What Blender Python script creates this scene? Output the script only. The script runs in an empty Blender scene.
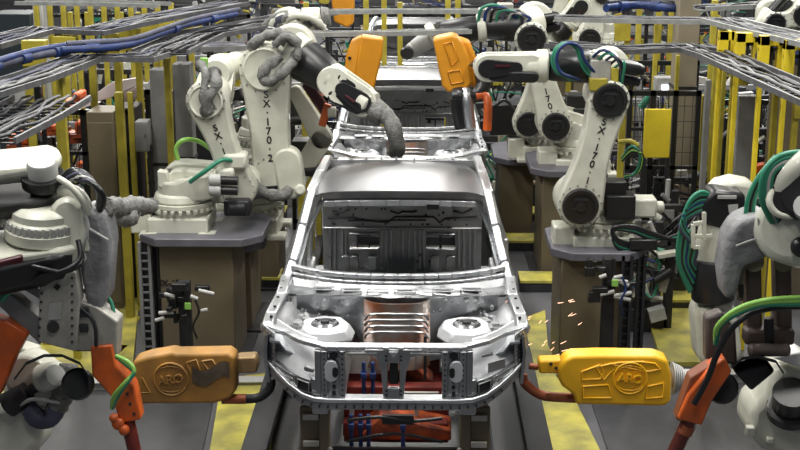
import bpy, bmesh, math, random
from mathutils import Vector, Matrix
random.seed(7)
V = Vector
scn = bpy.context.scene
col = scn.collection
# ------------------------------------------------------------------ camera
FPX = 1340.0
CAM = V((0.17, 0.0, 4.1)); PITCH = math.radians(14.5); YAW = math.radians(1.0)
cd = bpy.data.cameras.new('camera'); cam = bpy.data.objects.new('camera', cd); col.objects.link(cam)
cam.location = CAM; cam.rotation_euler = (math.pi/2-PITCH, 0, YAW)
cd.sensor_width = 36; cd.lens = FPX/800*36; cd.clip_end = 200
scn.camera = cam
# ------------------------------------------------------------------ light
w = bpy.data.worlds.new('world'); scn.world = w; w.use_nodes = True
bg = w.node_tree.nodes['Background']; bg.inputs[0].default_value = (0.80, 0.9, 1.0, 1); bg.inputs[1].default_value = 0.09
def area(name, loc, sx, sy, power, colr=(1, .98, .93), rot=(0, 0, 0)):
    d = bpy.data.lights.new(name, 'AREA'); d.shape = 'RECTANGLE'; d.size = sx; d.size_y = sy; d.energy = power; d.color = colr
    o = bpy.data.objects.new(name, d); o.location = loc; o.rotation_euler = rot; col.objects.link(o)
for i, (x, y, p) in enumerate([(-3.4, 7.5, 330), (3.2, 7.5, 330), (-0.6, 9.2, 230), (-4.5, 13.5, 330), (4.3, 13.5, 330), (0.2, 15.5, 260),
                               (-5.5, 20, 420), (5.5, 20, 420), (0, 25, 420), (-8, 31, 900), (8, 31, 900), (-2, 36, 800), (0, 2.2, 150)]):
    area('ceiling_lamp', (x, y, 7.6), 0.5, 3.4, p)
area('ceiling_lamp_row', (-2.6, 25, 7.4), 3, .6, 230)
area('ceiling_lamp_row', (-3.0, 34, 9.0), 5, .8, 250)
vs = scn.view_settings
vs.view_transform = 'Standard'; vs.look = 'None'; vs.gamma = 1; vs.use_curve_mapping = False; vs.exposure = 0.0
# ------------------------------------------------------------------ helpers
fw = V((-math.sin(YAW)*math.cos(PITCH), math.cos(YAW)*math.cos(PITCH), -math.sin(PITCH)))
rt = V((math.cos(YAW), math.sin(YAW), 0)); up = rt.cross(fw)
def ray(px, py): return fw + rt*((px-400)/FPX) + up*((225-py)/FPX)
def W(px, py, Y):
    d = ray(px, py); return CAM + d*((Y-CAM.y)/d.y)
def Z(px, py, z=0.0):
    d = ray(px, py); return CAM + d*((z-CAM.z)/d.z)

def mat(name, c, rough=.5, metal=0, var=.0, scale=6, bump=0.0, c2=None, emit=None, spots=0, coat=0):
    m = bpy.data.materials.new(name); m.use_nodes = True; nt = m.node_tree; b = nt.nodes['Principled BSDF']
    b.inputs['Base Color'].default_value = (*c, 1); b.inputs['Roughness'].default_value = rough; b.inputs['Metallic'].default_value = metal
    if coat: b.inputs['Coat Weight'].default_value = coat
    if emit: b.inputs['Emission Color'].default_value = (*emit[:3], 1); b.inputs['Emission Strength'].default_value = emit[3]
    tc = nt.nodes.new('ShaderNodeTexCoord')
    n = nt.nodes.new('ShaderNodeTexNoise'); n.inputs['Scale'].default_value = scale; n.inputs['Detail'].default_value = 6
    nt.links.new(tc.outputs['Object'], n.inputs['Vector'])
    if var or c2:
        r = nt.nodes.new('ShaderNodeValToRGB'); r.color_ramp.elements[0].position = .38; r.color_ramp.elements[1].position = .66
        cc = c2 or tuple(x*(1-var) for x in c)
        r.color_ramp.elements[0].color = (*cc, 1); r.color_ramp.elements[1].color = (*c, 1)
        nt.links.new(n.outputs['Fac'], r.inputs['Fac']); nt.links.new(r.outputs['Color'], b.inputs['Base Color'])
    if metal > .4:
        mr = nt.nodes.new('ShaderNodeMapRange'); mr.inputs['To Min'].default_value = max(.05, rough-.12); mr.inputs['To Max'].default_value = rough+.14
        nt.links.new(n.outputs['Fac'], mr.inputs['Value']); nt.links.new(mr.outputs[0], b.inputs['Roughness'])
    if bump:
        n2 = nt.nodes.new('ShaderNodeTexNoise'); n2.inputs['Scale'].default_value = scale*4; n2.inputs['Detail'].default_value = 4
        nt.links.new(tc.outputs['Object'], n2.inputs['Vector'])
        bp = nt.nodes.new('ShaderNodeBump'); bp.inputs['Strength'].default_value = bump; bp.inputs['Distance'].default_value = .02
        nt.links.new(n2.outputs['Fac'], bp.inputs['Height']); nt.links.new(bp.outputs[0], b.inputs['Normal'])
    return m
M = dict(
    white=mat('robot_white', (.66, .66, .56), .38, var=.18, scale=5, coat=.2),
    black=mat('black_plastic', (.012, .012, .013), .35),
    rubber=mat('black_rubber', (.018, .018, .018), .6),
    maroon=mat('dark_maroon', (.06, .008, .015), .4),
    steel=mat('galvanized_steel', (.42, .43, .44), .3, 1, var=.18, scale=9),
    bright=mat('bright_galvanized', (.66, .67, .69), .33, .95, var=.10, scale=7),
    roofm=mat('roof_sheet', (.35, .35, .36), .33, 1, var=.05, scale=.7),
    zinc=mat('zinc_sheet', (.70, .71, .73), .5, .5, var=.12, scale=9),
    coated=mat('grey_sheet', (.34, .345, .35), .42, .7, var=.2, scale=8),
    dmetal=mat('dark_metal', (.055, .055, .06), .45, .6, var=.3),
    grey=mat('grey_paint', (.25, .25, .25), .5, var=.2),
    lgrey=mat('light_grey_paint', (.46, .46, .44), .45, var=.2),
    alum=mat('machined_plate', (.5, .48, .43), .45, .35, var=.25, scale=10),
    plate=mat('pedestal_plate', (.17, .165, .19), .42, .2, var=.25, scale=4),
    olive=mat('pedestal_taupe', (.15, .12, .075), .5, var=.15, scale=3),
    taupe=mat('column_taupe', (.26, .22, .15), .6, var=.12),
    yellow=mat('safety_yellow', (.45, .37, .04), .45, var=.25, scale=7),
    lemon=mat('lemon_yellow', (.78, .60, .03), .45, var=.12),
    yfloor=mat('yellow_floor_paint', (.60, .53, .09), .5, c2=(.30, .27, .07), scale=4),
    ocover=mat('gun_cover_amber', (.66, .27, .012), .45, var=.12, scale=5, bump=.1),
    ycover=mat('gun_cover_yellow', (.93, .50, .015), .42, var=.06, scale=5),
    bcover=mat('gun_cover_worn', (.50, .25, .05), .5, c2=(.34, .18, .05), scale=6, bump=.1),
    soot=mat('soot', (.12, .09, .06), .7, var=.4, scale=12),
    orange=mat('orange_paint', (.78, .13, .015), .42, c2=(.45, .09, .02), scale=6),
    dorange=mat('red_orange_fixture', (.48, .09, .02), .5, c2=(.10, .02, .012), scale=9),
    red=mat('red_brown_fixture', (.22, .03, .02), .5, var=.4),
    copper=mat('copper_tube', (.42, .12, .05), .4, .3, var=.4, scale=9),
    blue=mat('blue_sleeve', (.015, .04, .17), .5, var=.5, scale=9),
    bgrey=mat('blue_grey_sleeve', (.075, .08, .13), .6, var=.4, scale=9),
    green=mat('green_hose', (.03, .22, .13), .4),
    lime=mat('lime_hose', (.25, .50, .10), .4),
    wrap=mat('silver_wrap', (.24, .24, .225), .62, .15, var=.45, scale=14, bump=.7),
    shroud=mat('grey_cloth_cover', (.28, .28, .29), .5, .1, var=.35, scale=6, bump=.5),
    tray=mat('tray_steel', (.15, .15, .16), .5, .3, var=.35, scale=12),
    trayw=mat('tray_light', (.36, .37, .36), .5, .2, var=.25, scale=12),
    pink=mat('primer_sheet', (.62, .56, .54), .5, var=.15),
    paper=mat('label_white', (.75, .75, .72), .6),
    lamp=mat('lit_screen', (.9, .95, 1), .4, emit=(.85, .95, 1, 2.5)),
    spark=mat('spark', (1, .7, .5), .4, emit=(1, .5, .35, 3)),
)
ORG = {}
class MB:
    def __init__(s): s.bm = bmesh.new()
    def _add(s, verts, faces):
        vs_ = [s.bm.verts.new(v) for v in verts]
        for f in faces:
            try: s.bm.faces.new([vs_[i] for i in f])
            except ValueError: pass
        return vs_
    def box(s, c, d, R=None):
        c = V(c); out = []
        for x in (-.5, .5):
            for y in (-.5, .5):
                for z in (-.5, .5):
                    p = V((x*d[0], y*d[1], z*d[2]))
                    if R is not None: p = R @ p
                    out.append(c+p)
        s._add(out, [(0, 1, 3, 2), (4, 6, 7, 5), (0, 4, 5, 1), (2, 3, 7, 6), (0, 2, 6, 4), (1, 5, 7, 3)]); return s
    def b2(s, a, b):
        a = V(a); b = V(b); return s.box((a+b)/2, [abs(b[i]-a[i]) for i in range(3)])
    def bar(s, a, b, w_, h_, upv=(0, 0, 1)):
        a = V(a); b = V(b); d = b-a
        if d.length < 1e-6: return s
        x = d.normalized(); u = V(upv)
        if abs(x.dot(u)) > .98: u = V((0, 1, 0))
        y = u.cross(x).normalized(); z = x.cross(y)
        R = Matrix((x, y, z)).transposed()
        return s.box((a+b)/2, (d.length, w_, h_), R)
    def ring(s, a, b, prof, n=16):
        """lathe along a->b; prof = list of (t along, radius)"""
        a = V(a); b = V(b); d = (b-a); L = d.length; x = d.normalized()
        u = V((0, 0, 1)) if abs(x.z) < .9 else V((1, 0, 0))
        y = x.cross(u).normalized(); z = x.cross(y)
        vs_ = []; fs = []
        for t, r in prof:
            for k in range(n):
                an = 2*math.pi*k/n
                vs_.append(a + x*(t*L) + (y*math.cos(an)+z*math.sin(an))*max(r, 1e-4))
        for i in range(len(prof)-1):
            for k in range(n):
                fs.append((i*n+k, i*n+(k+1) % n, (i+1)*n+(k+1) % n, (i+1)*n+k))
        fs.append(tuple(range(n-1, -1, -1))); fs.append(tuple((len(prof)-1)*n+k for k in range(n)))
        s._add(vs_, fs); return s
    def cyl(s, a, b, r, r2=None, n=16): return s.ring(a, b, [(0, r), (1, r if r2 is None else r2)], n)
    def tube(s, pts, r, n=8, smooth=3, lump=0.0, rnd=None):
        pts = [V(p) for p in pts]
        if smooth and len(pts) > 2:
            q = []
            P = [pts[0]]+pts+[pts[-1]]
            for i in range(1, len(P)-2):
                for k in range(smooth):
                    t = k/smooth; a, b, c, d = P[i-1], P[i], P[i+1], P[i+2]
                    q.append(.5*((2*b)+(-a+c)*t+(2*a-5*b+4*c-d)*t*t+(-a+3*b-3*c+d)*t**3))
            q.append(pts[-1]); pts = q
        if lump:
            q = []
            for i in range(len(pts)-1):
                m_ = max(1, int((pts[i+1]-pts[i]).length/(r*.7)))
                for k in range(m_): q.append(pts[i].lerp(pts[i+1], k/m_))
            q.append(pts[-1]); pts = q
        vs_ = []; fs = []; prev = None
        R_ = random.Random(rnd or 5)
        for i, p in enumerate(pts):
            t = (pts[min(i+1, len(pts)-1)]-pts[max(i-1, 0)])
            t = t.normalized() if t.length > 1e-7 else V((0, 0, 1))
            if prev is None:
                u = V((0, 0, 1)) if abs(t.z) < .9 else V((1, 0, 0)); y = t.cross(u).normalized()
            else: y = (prev - t*prev.dot(t)).normalized()
            prev = y; z = t.cross(y); rr = r*(1+R_.uniform(-lump, lump))
            for k in range(n):
                an = 2*math.pi*k/n; r3 = rr*(1+R_.uniform(-lump, lump)*.6)
                vs_.append(p+(y*math.cos(an)+z*math.sin(an))*r3)
        for i in range(len(pts)-1):
            for k in range(n): fs.append((i*n+k, i*n+(k+1) % n, (i+1)*n+(k+1) % n, (i+1)*n+k))
        fs.append(tuple(range(n-1, -1, -1))); fs.append(tuple((len(pts)-1)*n+k for k in range(n)))
        s._add(vs_, fs); return s
    def ball(s, c, r, sc=(1, 1, 1), n=12, R=None):
        vs_ = []; fs = []; c = V(c); m_ = n//2
        for i in range(1, m_):
            th = math.pi*i/m_
            for k in range(n):
                ph = 2*math.pi*k/n; p = V((math.sin(th)*math.cos(ph)*sc[0], math.sin(th)*math.sin(ph)*sc[1], math.cos(th)*sc[2]))*r
                if R is not None: p = R @ p
                vs_.append(c+p)
        t = V((0, 0, r*sc[2])); 
        if R is not None: t = R @ t
        vs_.append(c+t); vs_.append(c-t)
        for i in range(m_-2):
            for k in range(n): fs.append((i*n+k, (i+1)*n+k, (i+1)*n+(k+1) % n, i*n+(k+1) % n))
        for k in range(n):
            fs.append((len(vs_)-2, k, (k+1) % n)); fs.append((len(vs_)-1, (m_-2)*n+(k+1) % n, (m_-2)*n+k))
        s._add(vs_, fs); return s
    def prism(s, poly, depth):
        """poly: 3D points (planar-ish); extruded by vector depth"""
        n = len(poly); d = V(depth); a = [V(p) for p in poly]; b = [p+d for p in a]
        fs = [tuple(range(n)), tuple(range(2*n-1, n-1, -1))]+[(i, n+i, n+(i+1) % n, (i+1) % n) for i in range(n)]
        s._add(a+b, fs); return s
    def link(s, p0, r0, p1, r1, axis, t, off=0.0, n=12, waist=0.0):
        """rounded link: hull of two circles around axis, thickness t centred at off along axis"""
        p0 = V(p0); p1 = V(p1); ax = V(axis).normalized(); d = p1-p0; d -= ax*d.dot(ax); L = max(d.length, 1e-4); x = d.normalized(); y = ax.cross(x)
        al = math.acos(max(-1, min(1, (r0-r1)/L))); pts = []
        for k in range(n+1):
            an = al+(2*math.pi-2*al)*k/n; pts.append(p0+(x*math.cos(an)+y*math.sin(an))*r0)
        for k in range(n+1):
            an = -al+2*al*k/n; pts.append(p1+(x*math.cos(an)+y*math.sin(an))*r1)
        if waist:
            q = []; N = len(pts)
            for i, p in enumerate(pts):
                q.append(p); e = pts[(i+1) % N]
                if (e-p).length > .5*L:
                    m_ = p.lerp(e, .5); c_ = p0.lerp(p1, .5); inn = (c_-m_); inn -= x*inn.dot(x); inn = inn.normalized()
                    for k in range(1, 10): t_ = k/10; q.append(p.lerp(e, t_)+inn*waist*math.sin(math.pi*t_)**1.3)
            pts = q
        return s.prism([p+ax*(off-t/2) for p in pts], ax*t)
    def sheet(s, rows, th=None):
        n = len(rows[0]); vs_ = [V(p) for r in rows for p in r]; fs = []
        for i in range(len(rows)-1):
            for k in range(n-1): fs.append((i*n+k, i*n+k+1, (i+1)*n+k+1, (i+1)*n+k))
        if th is not None:
            o = len(vs_); th = V(th); vs_ += [v+th for v in vs_]
            fs += [tuple(reversed([o+i for i in f])) for f in list(fs)]
            m_ = len(rows)
            for k in range(n-1): fs.append((k+1, k, o+k, o+k+1)); q = (m_-1)*n; fs.append((q+k, q+k+1, o+q+k+1, o+q+k))
            for i in range(m_-1): fs.append((i*n, (i+1)*n, o+(i+1)*n, o+i*n)); fs.append(((i+1)*n+n-1, i*n+n-1, o+i*n+n-1, o+(i+1)*n+n-1))
        s._add(vs_, fs); return s
    def warp(s, f):
        for v in s.bm.verts: v.co = f(v.co)
        return s
    def cut(s, axis, vals):
        for x in vals:
            no = V([1 if i == axis else 0 for i in range(3)]); co = no*x
            bmesh.ops.bisect_plane(s.bm, geom=s.bm.verts[:]+s.bm.edges[:]+s.bm.faces[:], plane_co=co, plane_no=no)
        return s
    def clusters(s):
        s.bm.verts.index_update(); seen = set(); isl = []
        for v in s.bm.verts:
            if v.index in seen: continue
            st = [v]; seen.add(v.index); comp = []
            while st:
                a = st.pop(); comp.append(a)
                for e in a.link_edges:
                    b = e.other_vert(a)
                    if b.index not in seen: seen.add(b.index); st.append(b)
            isl.append(comp)
        if len(isl) < 2 or len(isl) > 60: return None
        bb = [[[min(v.co[i] for v in c)-.004 for i in range(3)], [max(v.co[i] for v in c)+.004 for i in range(3)]] for c in isl]
        par = list(range(len(isl)))
        def fd(a):
            while par[a] != a: a = par[a]
            return a
        for a in range(len(isl)):
            for b in range(a):
                if all(bb[a][0][i] <= bb[b][1][i] and bb[b][0][i] <= bb[a][1][i] for i in range(3)): par[fd(a)] = fd(b)
        g = {}
        for a in range(len(isl)): g.setdefault(fd(a), []).extend(v.index for v in isl[a])
        g = sorted(g.values(), key=len, reverse=True)
        return g if 2 <= len(g) <= 12 else None
    def build(s, name, m, parent=None, bevel=0.0, smooth=40, org=None, label=None):
        keep = any(k in name for k in ('bolt', 'hole', 'rivet', 'stud', 'rung', 'mesh', 'text', 'letters', 'logo', 'cable_ch', 'frame', 'raised', 'rib', 'bead', 'lump', 'clip', 'seam', 'handle_', 'base', 'stripe', 'cutout'))
        if parent is not None and not keep:
            g = s.clusters()
            if g:
                first = None
                for idx in g:
                    st = set(idx); nb = MB(); mp = {}
                    for v in s.bm.verts:
                        if v.index in st: mp[v.index] = nb.bm.verts.new(v.co)
                    for f in s.bm.faces:
                        if f.verts[0].index in st: nb.bm.faces.new([mp[v.index] for v in f.verts])
                    o = nb._build(name, m, parent, bevel, smooth, org, label); first = first or o
                s.bm.free(); return first
        return s._build(name, m, parent, bevel, smooth, org, label)
    def _build(s, name, m, parent=None, bevel=0.0, smooth=40, org=None, label=None):
        bmesh.ops.recalc_face_normals(s.bm, faces=s.bm.faces)
        if parent is not None: o0 = ORG[parent.name]
        elif org is not None: o0 = V(org)
        else:
            xs = [v.co for v in s.bm.verts]; mn = [min(p[i] for p in xs) for i in range(3)]; mx = [max(p[i] for p in xs) for i in range(3)]
            o0 = V(((mn[0]+mx[0])/2, (mn[1]+mx[1])/2, mn[2]))
        for v in s.bm.verts: v.co -= o0
        me = bpy.data.meshes.new(name); s.bm.to_mesh(me); s.bm.free()
        me.materials.append(M[m] if isinstance(m, str) else m)
        me.shade_smooth(); me.set_sharp_from_angle(angle=math.radians(smooth))
        o = bpy.data.objects.new(name, me); col.objects.link(o)
        if parent is None: o.location = o0
        else: o.parent = parent
        ORG[o.name] = o0
        if bevel:
            b = o.modifiers.new('bevel', 'BEVEL'); b.width = bevel; b.segments = 2; b.limit_method = 'ANGLE'; b.angle_limit = math.radians(35)
        if label: o['label'] = label
        return o
def tag(o, label=None, cat=None, group=None, kind=None):
    if label: o['label'] = label
    if cat: o['category'] = cat
    if group: o['group'] = group
    if kind: o['kind'] = kind
    return o
def thing(name, loc, label, cat, group=None):
    o = bpy.data.objects.new(name, None); o.empty_display_size = .1; col.objects.link(o); o.location = loc; ORG[o.name] = V(loc)
    return tag(o, label, cat, group)
def copy_tree(o, parent=None):
    c = o.copy(); col.objects.link(c)
    if parent is not None: c.parent = parent
    for ch in list(o.children): copy_tree(ch, c)
    return c
def text_mb(txt, size, origin, xdir, ydir, depth=.004):
    cu = bpy.data.curves.new('t', 'FONT'); cu.body = txt; cu.size = size; cu.extrude = depth/2; cu.align_x = 'CENTER'; cu.align_y = 'CENTER'; cu.offset = size*.015
    ob = bpy.data.objects.new('t', cu); col.objects.link(ob)
    dg = bpy.context.evaluated_depsgraph_get(); me = bpy.data.meshes.new_from_object(ob.evaluated_get(dg))
    x = V(xdir).normalized(); y = V(ydir).normalized(); z = x.cross(y); R = Matrix((x, y, z)).transposed().to_4x4(); R.translation = V(origin)
    me.transform(R); mb = MB(); mb.bm.from_mesh(me)
    bpy.data.objects.remove(ob); bpy.data.curves.remove(cu); bpy.data.meshes.remove(me)
    return mb

# ================================================================== SETTING
def floor_mat():
    m = mat('factory_floor', (.125, .125, .135), .38, c2=(.075, .075, .08), scale=1.2, bump=.05); return m
f = MB().b2((-26, 2, -.2), (26, 60, 0)).build('floor', floor_mat()); tag(f, kind='structure')
back = MB().b2((-26, 46, 0), (26, 46.3, 9)).build('wall_back', mat('far_wall', (.12, .12, .12), .8, var=.4, scale=.6)); tag(back, kind='structure')
# painted yellow steps/platform plates on the floor (lines of the place: structure trim)
TR = [0]
def floor_plate(pxs, h=.02, m='yfloor', z=0.0):
    TR[0] += 1
    pts = [Z(x, y, z+h) for x, y in pxs]
    o = MB().prism([p-V((0, 0, h)) for p in pts], (0, 0, h)).build('trim_%d' % TR[0], m); tag(o, kind='structure'); return o
floor_plate([(518, 320), (545, 310), (548, 345), (605, 460), (540, 460)], .05)
floor_plate([(645, 308), (690, 308), (706, 362), (662, 362)], .04)
floor_plate([(222, 378), (275, 372), (270, 460), (208, 460)], .05)
floor_plate([(112, 288), (140, 288), (132, 372), (108, 372)], .04)
floor_plate([(15, 345), (128, 345), (100, 372), (70, 377), (28, 428), (0, 432), (0, 360)], .04)
for x0, x1, y in [(490, 545, 158), (500, 545, 213), (505, 570, 241), (520, 696, 281), (640, 700, 256), (640, 700, 300), (255, 285, 212), (262, 282, 240), (262, 280, 278), (655, 700, 236)]:
    a = Z(x0, y, .12); b = Z(x1, y, .12)
    TR[0] += 1
    o = MB().b2((a.x, a.y, 0), (b.x, a.y+.28, .10)).build('trim_%d' % TR[0], 'dmetal'); tag(o, kind='structure')
    TR[0] += 1
    o = MB().b2((a.x, a.y-.01, .10), (b.x, a.y+.34, .125)).build('trim_%d' % TR[0], 'yfloor'); tag(o, kind='structure')
# galvanised kerb rails in the foreground left and right
def kerb(pxs, label):
    mb = MB()
    for (a, b) in zip(pxs[:-1], pxs[1:]):
        A = Z(*a, .08); B = Z(*b, .08)
        mb.bar(A-V((0, 0, .04)), B-V((0, 0, .04)), .09, .08).bar(A+V((0, 0, .0)), B, .13, .012)
    return tag(mb.build('kerb_rail', 'lgrey', bevel=.004), label, 'kerb rail')
kerb([(28, 415), (72, 381), (300, 379)], 'grey steel kerb rail on the floor below the worn brown gun cover')
kerb([(556, 372), (800, 372)], 'grey steel kerb rail on the floor below the bright yellow gun cover')
TR[0] += 1
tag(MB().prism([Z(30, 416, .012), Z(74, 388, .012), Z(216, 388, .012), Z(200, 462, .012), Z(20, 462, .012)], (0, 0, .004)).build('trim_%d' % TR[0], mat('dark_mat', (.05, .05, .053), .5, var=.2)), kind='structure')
TR[0] += 1
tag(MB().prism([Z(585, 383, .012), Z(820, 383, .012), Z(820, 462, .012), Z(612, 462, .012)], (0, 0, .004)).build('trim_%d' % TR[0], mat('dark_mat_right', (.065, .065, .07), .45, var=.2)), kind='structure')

# ================================================================== CAR BODY
def sheet_y(x):   # plan bend of the front end
    a = abs(x); return 0 if a < .42 else ((a-.42)/.40)**1.6*.38
def make_car():
    r = thing('car_body', (0, 7.55, 1.0), 'bare metal pickup cab body in front with windshield opening and grille frame', 'car body')
    Y0 = 7.55
    both = lambda fn: [fn(s) for s in (-1, 1)]
    # roof -----------------------------------------------------
    rows = []
    NX = 18
    for j in range(13):
        t = j/12; y = 9.55+1.32*t; hw = .650-.035*t; zc = 1.872+.055*math.sin(math.pi*min(1, t*1.05+.12))-.02*t; row = []
        for i in range(NX+1):
            u = -1+2*i/NX; z = zc-.035*abs(u)**2.6-.03*max(0, abs(u)-.85)/.15
            row.append((u*hw, y+.045*u*u*(1-t)*1.2-.02*(1-u*u)*(1-t), z))
        rows.append(row)
    rf = MB().sheet(rows, (0, 0, -.012)).build('roof', 'roofm', r, smooth=50)
    mb = MB()
    for x in (-.42, -.3, -.17, -.05, .1, .27, .42):
        mb.bar((x, 10.70, 1.888), (x, 10.85, 1.872), .012, .012)
    mb.build('roof_rib', 'coated', rf, .002)
    MB().b2((-.54, 10.83, 1.80), (.54, 10.9, 1.862)).build('roof_rear_rail', 'steel', r, .01)
    mb = MB()  # header below roof edge
    pts = [(u*.58, 9.60+.04*u*u, 1.80-.02*u*u) for u in [-1+i/6 for i in range(13)]]
    for a, b in zip(pts[:-1], pts[1:]): mb.bar(a, b, .08, .03)
    pts2 = [(x, y+.06, z-.035) for x, y, z in pts]
    for a, b in zip(pts2[:-1], pts2[1:]): mb.bar(a, b, .03, .025)
    hd = mb.build('windshield_header', 'bright', r, .004)
    MB().b2((.20, 9.6, 1.735), (.29, 9.68, 1.80)).b2((.215, 9.59, 1.75), (.23, 9.6, 1.79)).build('mirror_bracket', 'dmetal', hd, .004)
    # body sides -------------------------------------------------
    def side(s):
        mb = MB()
        ap = [(.785, 8.95, 1.38), (.755, 9.08, 1.47), (.70, 9.32, 1.67), (.655, 9.62, 1.855)]
        for a, b in zip(ap[:-1], ap[1:]):
            mb.bar((s*a[0], a[1], a[2]), (s*b[0], b[1], b[2]), .085, .06, (s*.8, 0, .5))
        rl = [(.655, 9.60, 1.86), (.635, 10.2, 1.875), (.615, 10.9, 1.855)]
        for a, b in zip(rl[:-1], rl[1:]): mb.bar((s*a[0], a[1], a[2]), (s*b[0], b[1], b[2]), .07, .05)
        mb.bar((s*.62, 10.16, 1.85), (s*.79, 10.13, 1.36), .09, .05, (0, 1, 0)); mb.bar((s*.79, 10.13, 1.38), (s*.80, 10.13, .92), .10, .06, (0, 1, 0))
        mb.bar((s*.59, 10.88, 1.84), (s*.77, 10.92, 1.34), .05, .12, (0, 1, 0)); mb.bar((s*.77, 10.90, 1.36), (s*.79, 10.90, .92), .05, .13, (0, 1, 0))
        mb.b2((s*.73, 8.85, .88), (s*.83, 10.95, .99))
        mb.b2((s*.76, 8.85, .96), (s*.82, 8.99, 1.42))
        return mb.build('body_side', 'bright', r, .015)
    sides = both(side)
    def flange(s):  # windshield opening flange + door weld flange
        mb = MB()
        ap = [(.715, 8.97, 1.41), (.66, 9.30, 1.64), (.575, 9.62, 1.80)]
        for a, b in zip(ap[:-1], ap[1:]): mb.bar((s*a[0], a[1], a[2]), (s*b[0], b[1], b[2]), .05, .012, (s*.5, -.6, .6))
        return mb.build('pillar_flange', 'steel', sides[0 if s < 0 else 1])
    both(flange)
    # cowl top bar under the windshield ---------------------------
    mb = MB(); U = [-1+i/8 for i in range(17)]
    cr = [(u*.74, 8.82+.19*abs(u)**2.6, 1.455+.012*abs(u)**3) for u in U]
    for a, b in zip(cr[:-1], cr[1:]):
        mb.bar(a, b, .045, .03); mb.bar((a[0], a[1]-.04, a[2]-.035), (b[0], b[1]-.04, b[2]-.035), .03, .02)
    mb.build('windshield_base_bar', 'bright', r, .006)
    # cowl panel with slots
    rows = [[(u*.76, 8.75+.2*abs(u)**2.4, 1.41) for u in U], [(u*.76, 8.71+.17*abs(u)**2.4, 1.375) for u in U], [(u*.75, 8.64+.16*abs(u)**2, 1.395) for u in U], [(u*.74, 8.585+.10*abs(u)**2, 1.37) for u in U]]
    cw = MB().sheet(rows, (0, 0, -.015)).build('cowl_panel', 'steel', r)
    mb = MB()
    for x in (-.50, -.31, .05, .31, .5):
        wd = .055 if abs(x) > .1 else .05; yy = 8.66+.17*abs(x)**2
        mb.b2((x-wd, yy-.02, 1.388), (x+wd, yy+.018, 1.402))
    mb.build('cowl_slot', 'dmetal', cw, .008)
    mb = MB()
    for x in (-.5, -.31, -.13, .05, .18, .31, .5):
        yy = 8.66+.17*x*x
        mb.tube([(x-.07, yy-.03, 1.402), (x+.07, yy-.03, 1.402), (x+.07, yy+.028, 1.402), (x-.07, yy+.028, 1.402), (x-.07, yy-.03, 1.402)], .006, 6, 0)
    mb.build('cowl_slot_rim', 'steel', cw)
    # firewall ------------------------------------------------------
    rows = []
    for k in range(9):
        t = k/8; z = 1.38-.46*t
        row = []
        for i in range(25):
            x = -.68+1.36*i/24; bulge = .10*math.exp(-(x/.24)**4)*(.4+t)
            row.append((x, 8.60+.06*t-bulge+.012*math.sin(x*31+t*9)+.05*abs(x), z))
        rows.append(row)
    fwl = MB().sheet(rows, (0, .012, 0)).build('firewall', 'steel', r, smooth=60)
    MB().sheet([[(x/18, 8.47-.02*t+.1*(abs(x)/4)**4, 1.37-.42*t/6) for x in range(-4, 5)] for t in range(7)], (0, -.012, 0)).build('firewall_centre_plate', mat('heat_tinted_steel', (.30, .11, .05), .32, .9, c2=(.34, .30, .27), scale=6), fwl)
    mb = MB()
    for k, z in enumerate((1.31, 1.275, 1.24, 1.205)):
        y = 8.44-.02*k
        mb.tube([(-.21, y+.02, z-.05), (-.17, y, z-.005), (0, y-.008, z), (.17, y, z-.005), (.21, y+.02, z-.05)], .008, 6)
    mb.build('stiffening_rib', 'steel', fwl)
    mb = MB(); R_ = random.Random(3)
    for i in range(24):
        x = R_.choice((-1, 1))*R_.uniform(.24, .64); z = R_.uniform(1.22, 1.36); mb.cyl((x, 8.60, z), (x, 8.565+R_.uniform(-.02, .01), z), R_.uniform(.005, .014), n=8)
    mb.build('firewall_stud', 'coated', fwl)
    # aprons and strut towers --------------------------------------
    def apron(s):
        mb = MB()
        rows = []
        for j in range(9):
            t = j/8; y = 7.80+.80*t
            rows.append([(s*x, y, z+.010*math.sin(7*t+x*20)) for x, z in ((.77, 1.345), (.71, 1.33), (.67, 1.275), (.58, 1.255), (.47, 1.245), (.38, 1.19), (.30, 1.02))])
        ap = mb.sheet(rows, (0, 0, -.015)).build('inner_apron', 'bright', r, smooth=50)
        mb = MB(); cx = s*.455; cy = 8.17
        poly = [(cx+.150*math.cos(a)*(1.1 if k % 2 else 1), cy+.17*math.sin(a)*(1.1 if k % 2 else 1), 1.33) for k, a in enumerate([math.pi*2*i/8+.2 for i in range(8)])]
        base = [(cx+(p[0]-cx)*1.35, cy+(p[1]-cy)*1.2, 1.25) for p in poly]
        n = 8; mb._add([V(p) for p in poly]+[V(p) for p in base], [tuple(range(n))]+[(i, n+i, n+(i+1) % n, (i+1) % n) for i in range(n)]+[tuple(range(2*n-1, n-1, -1))])
        tw = mb.build('strut_tower', 'zinc', ap, .018)
        mb = MB(); mb.ring((cx, cy, 1.328), (cx, cy, 1.345), [(0, .095), (.5, .088), (1, .080), (1, .055), (.3, .05)], 24)
        mb.build('tower_seat', 'steel', tw)
        mb = MB(); mb.cyl((cx, cy, 1.33), (cx, cy, 1.352), .028, n=16)
        for k in range(3):
            a = k*2.09+.5; mb.cyl((cx+.068*math.cos(a), cy+.068*math.sin(a), 1.33), (cx+.068*math.cos(a), cy+.068*math.sin(a), 1.35), .009, n=8)
        mb.build('tower_hole', 'dmetal', tw)
        # apron top rail
        mb = MB(); pl = [(.80, 7.93, 1.375), (.80, 8.15, 1.385), (.775, 8.55, 1.39), (.775, 8.95, 1.40)]
        for a, b in zip(pl[:-1], pl[1:]): mb.bar((s*a[0], a[1], a[2]), (s*b[0], b[1], b[2]), .075, .055)
        mb.ball((s*.80, 7.96, 1.38), .045, (1.1, 1.1, .8))
        rl = mb.build('apron_rail', 'bright', r, .012)
        mb = MB()
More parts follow.
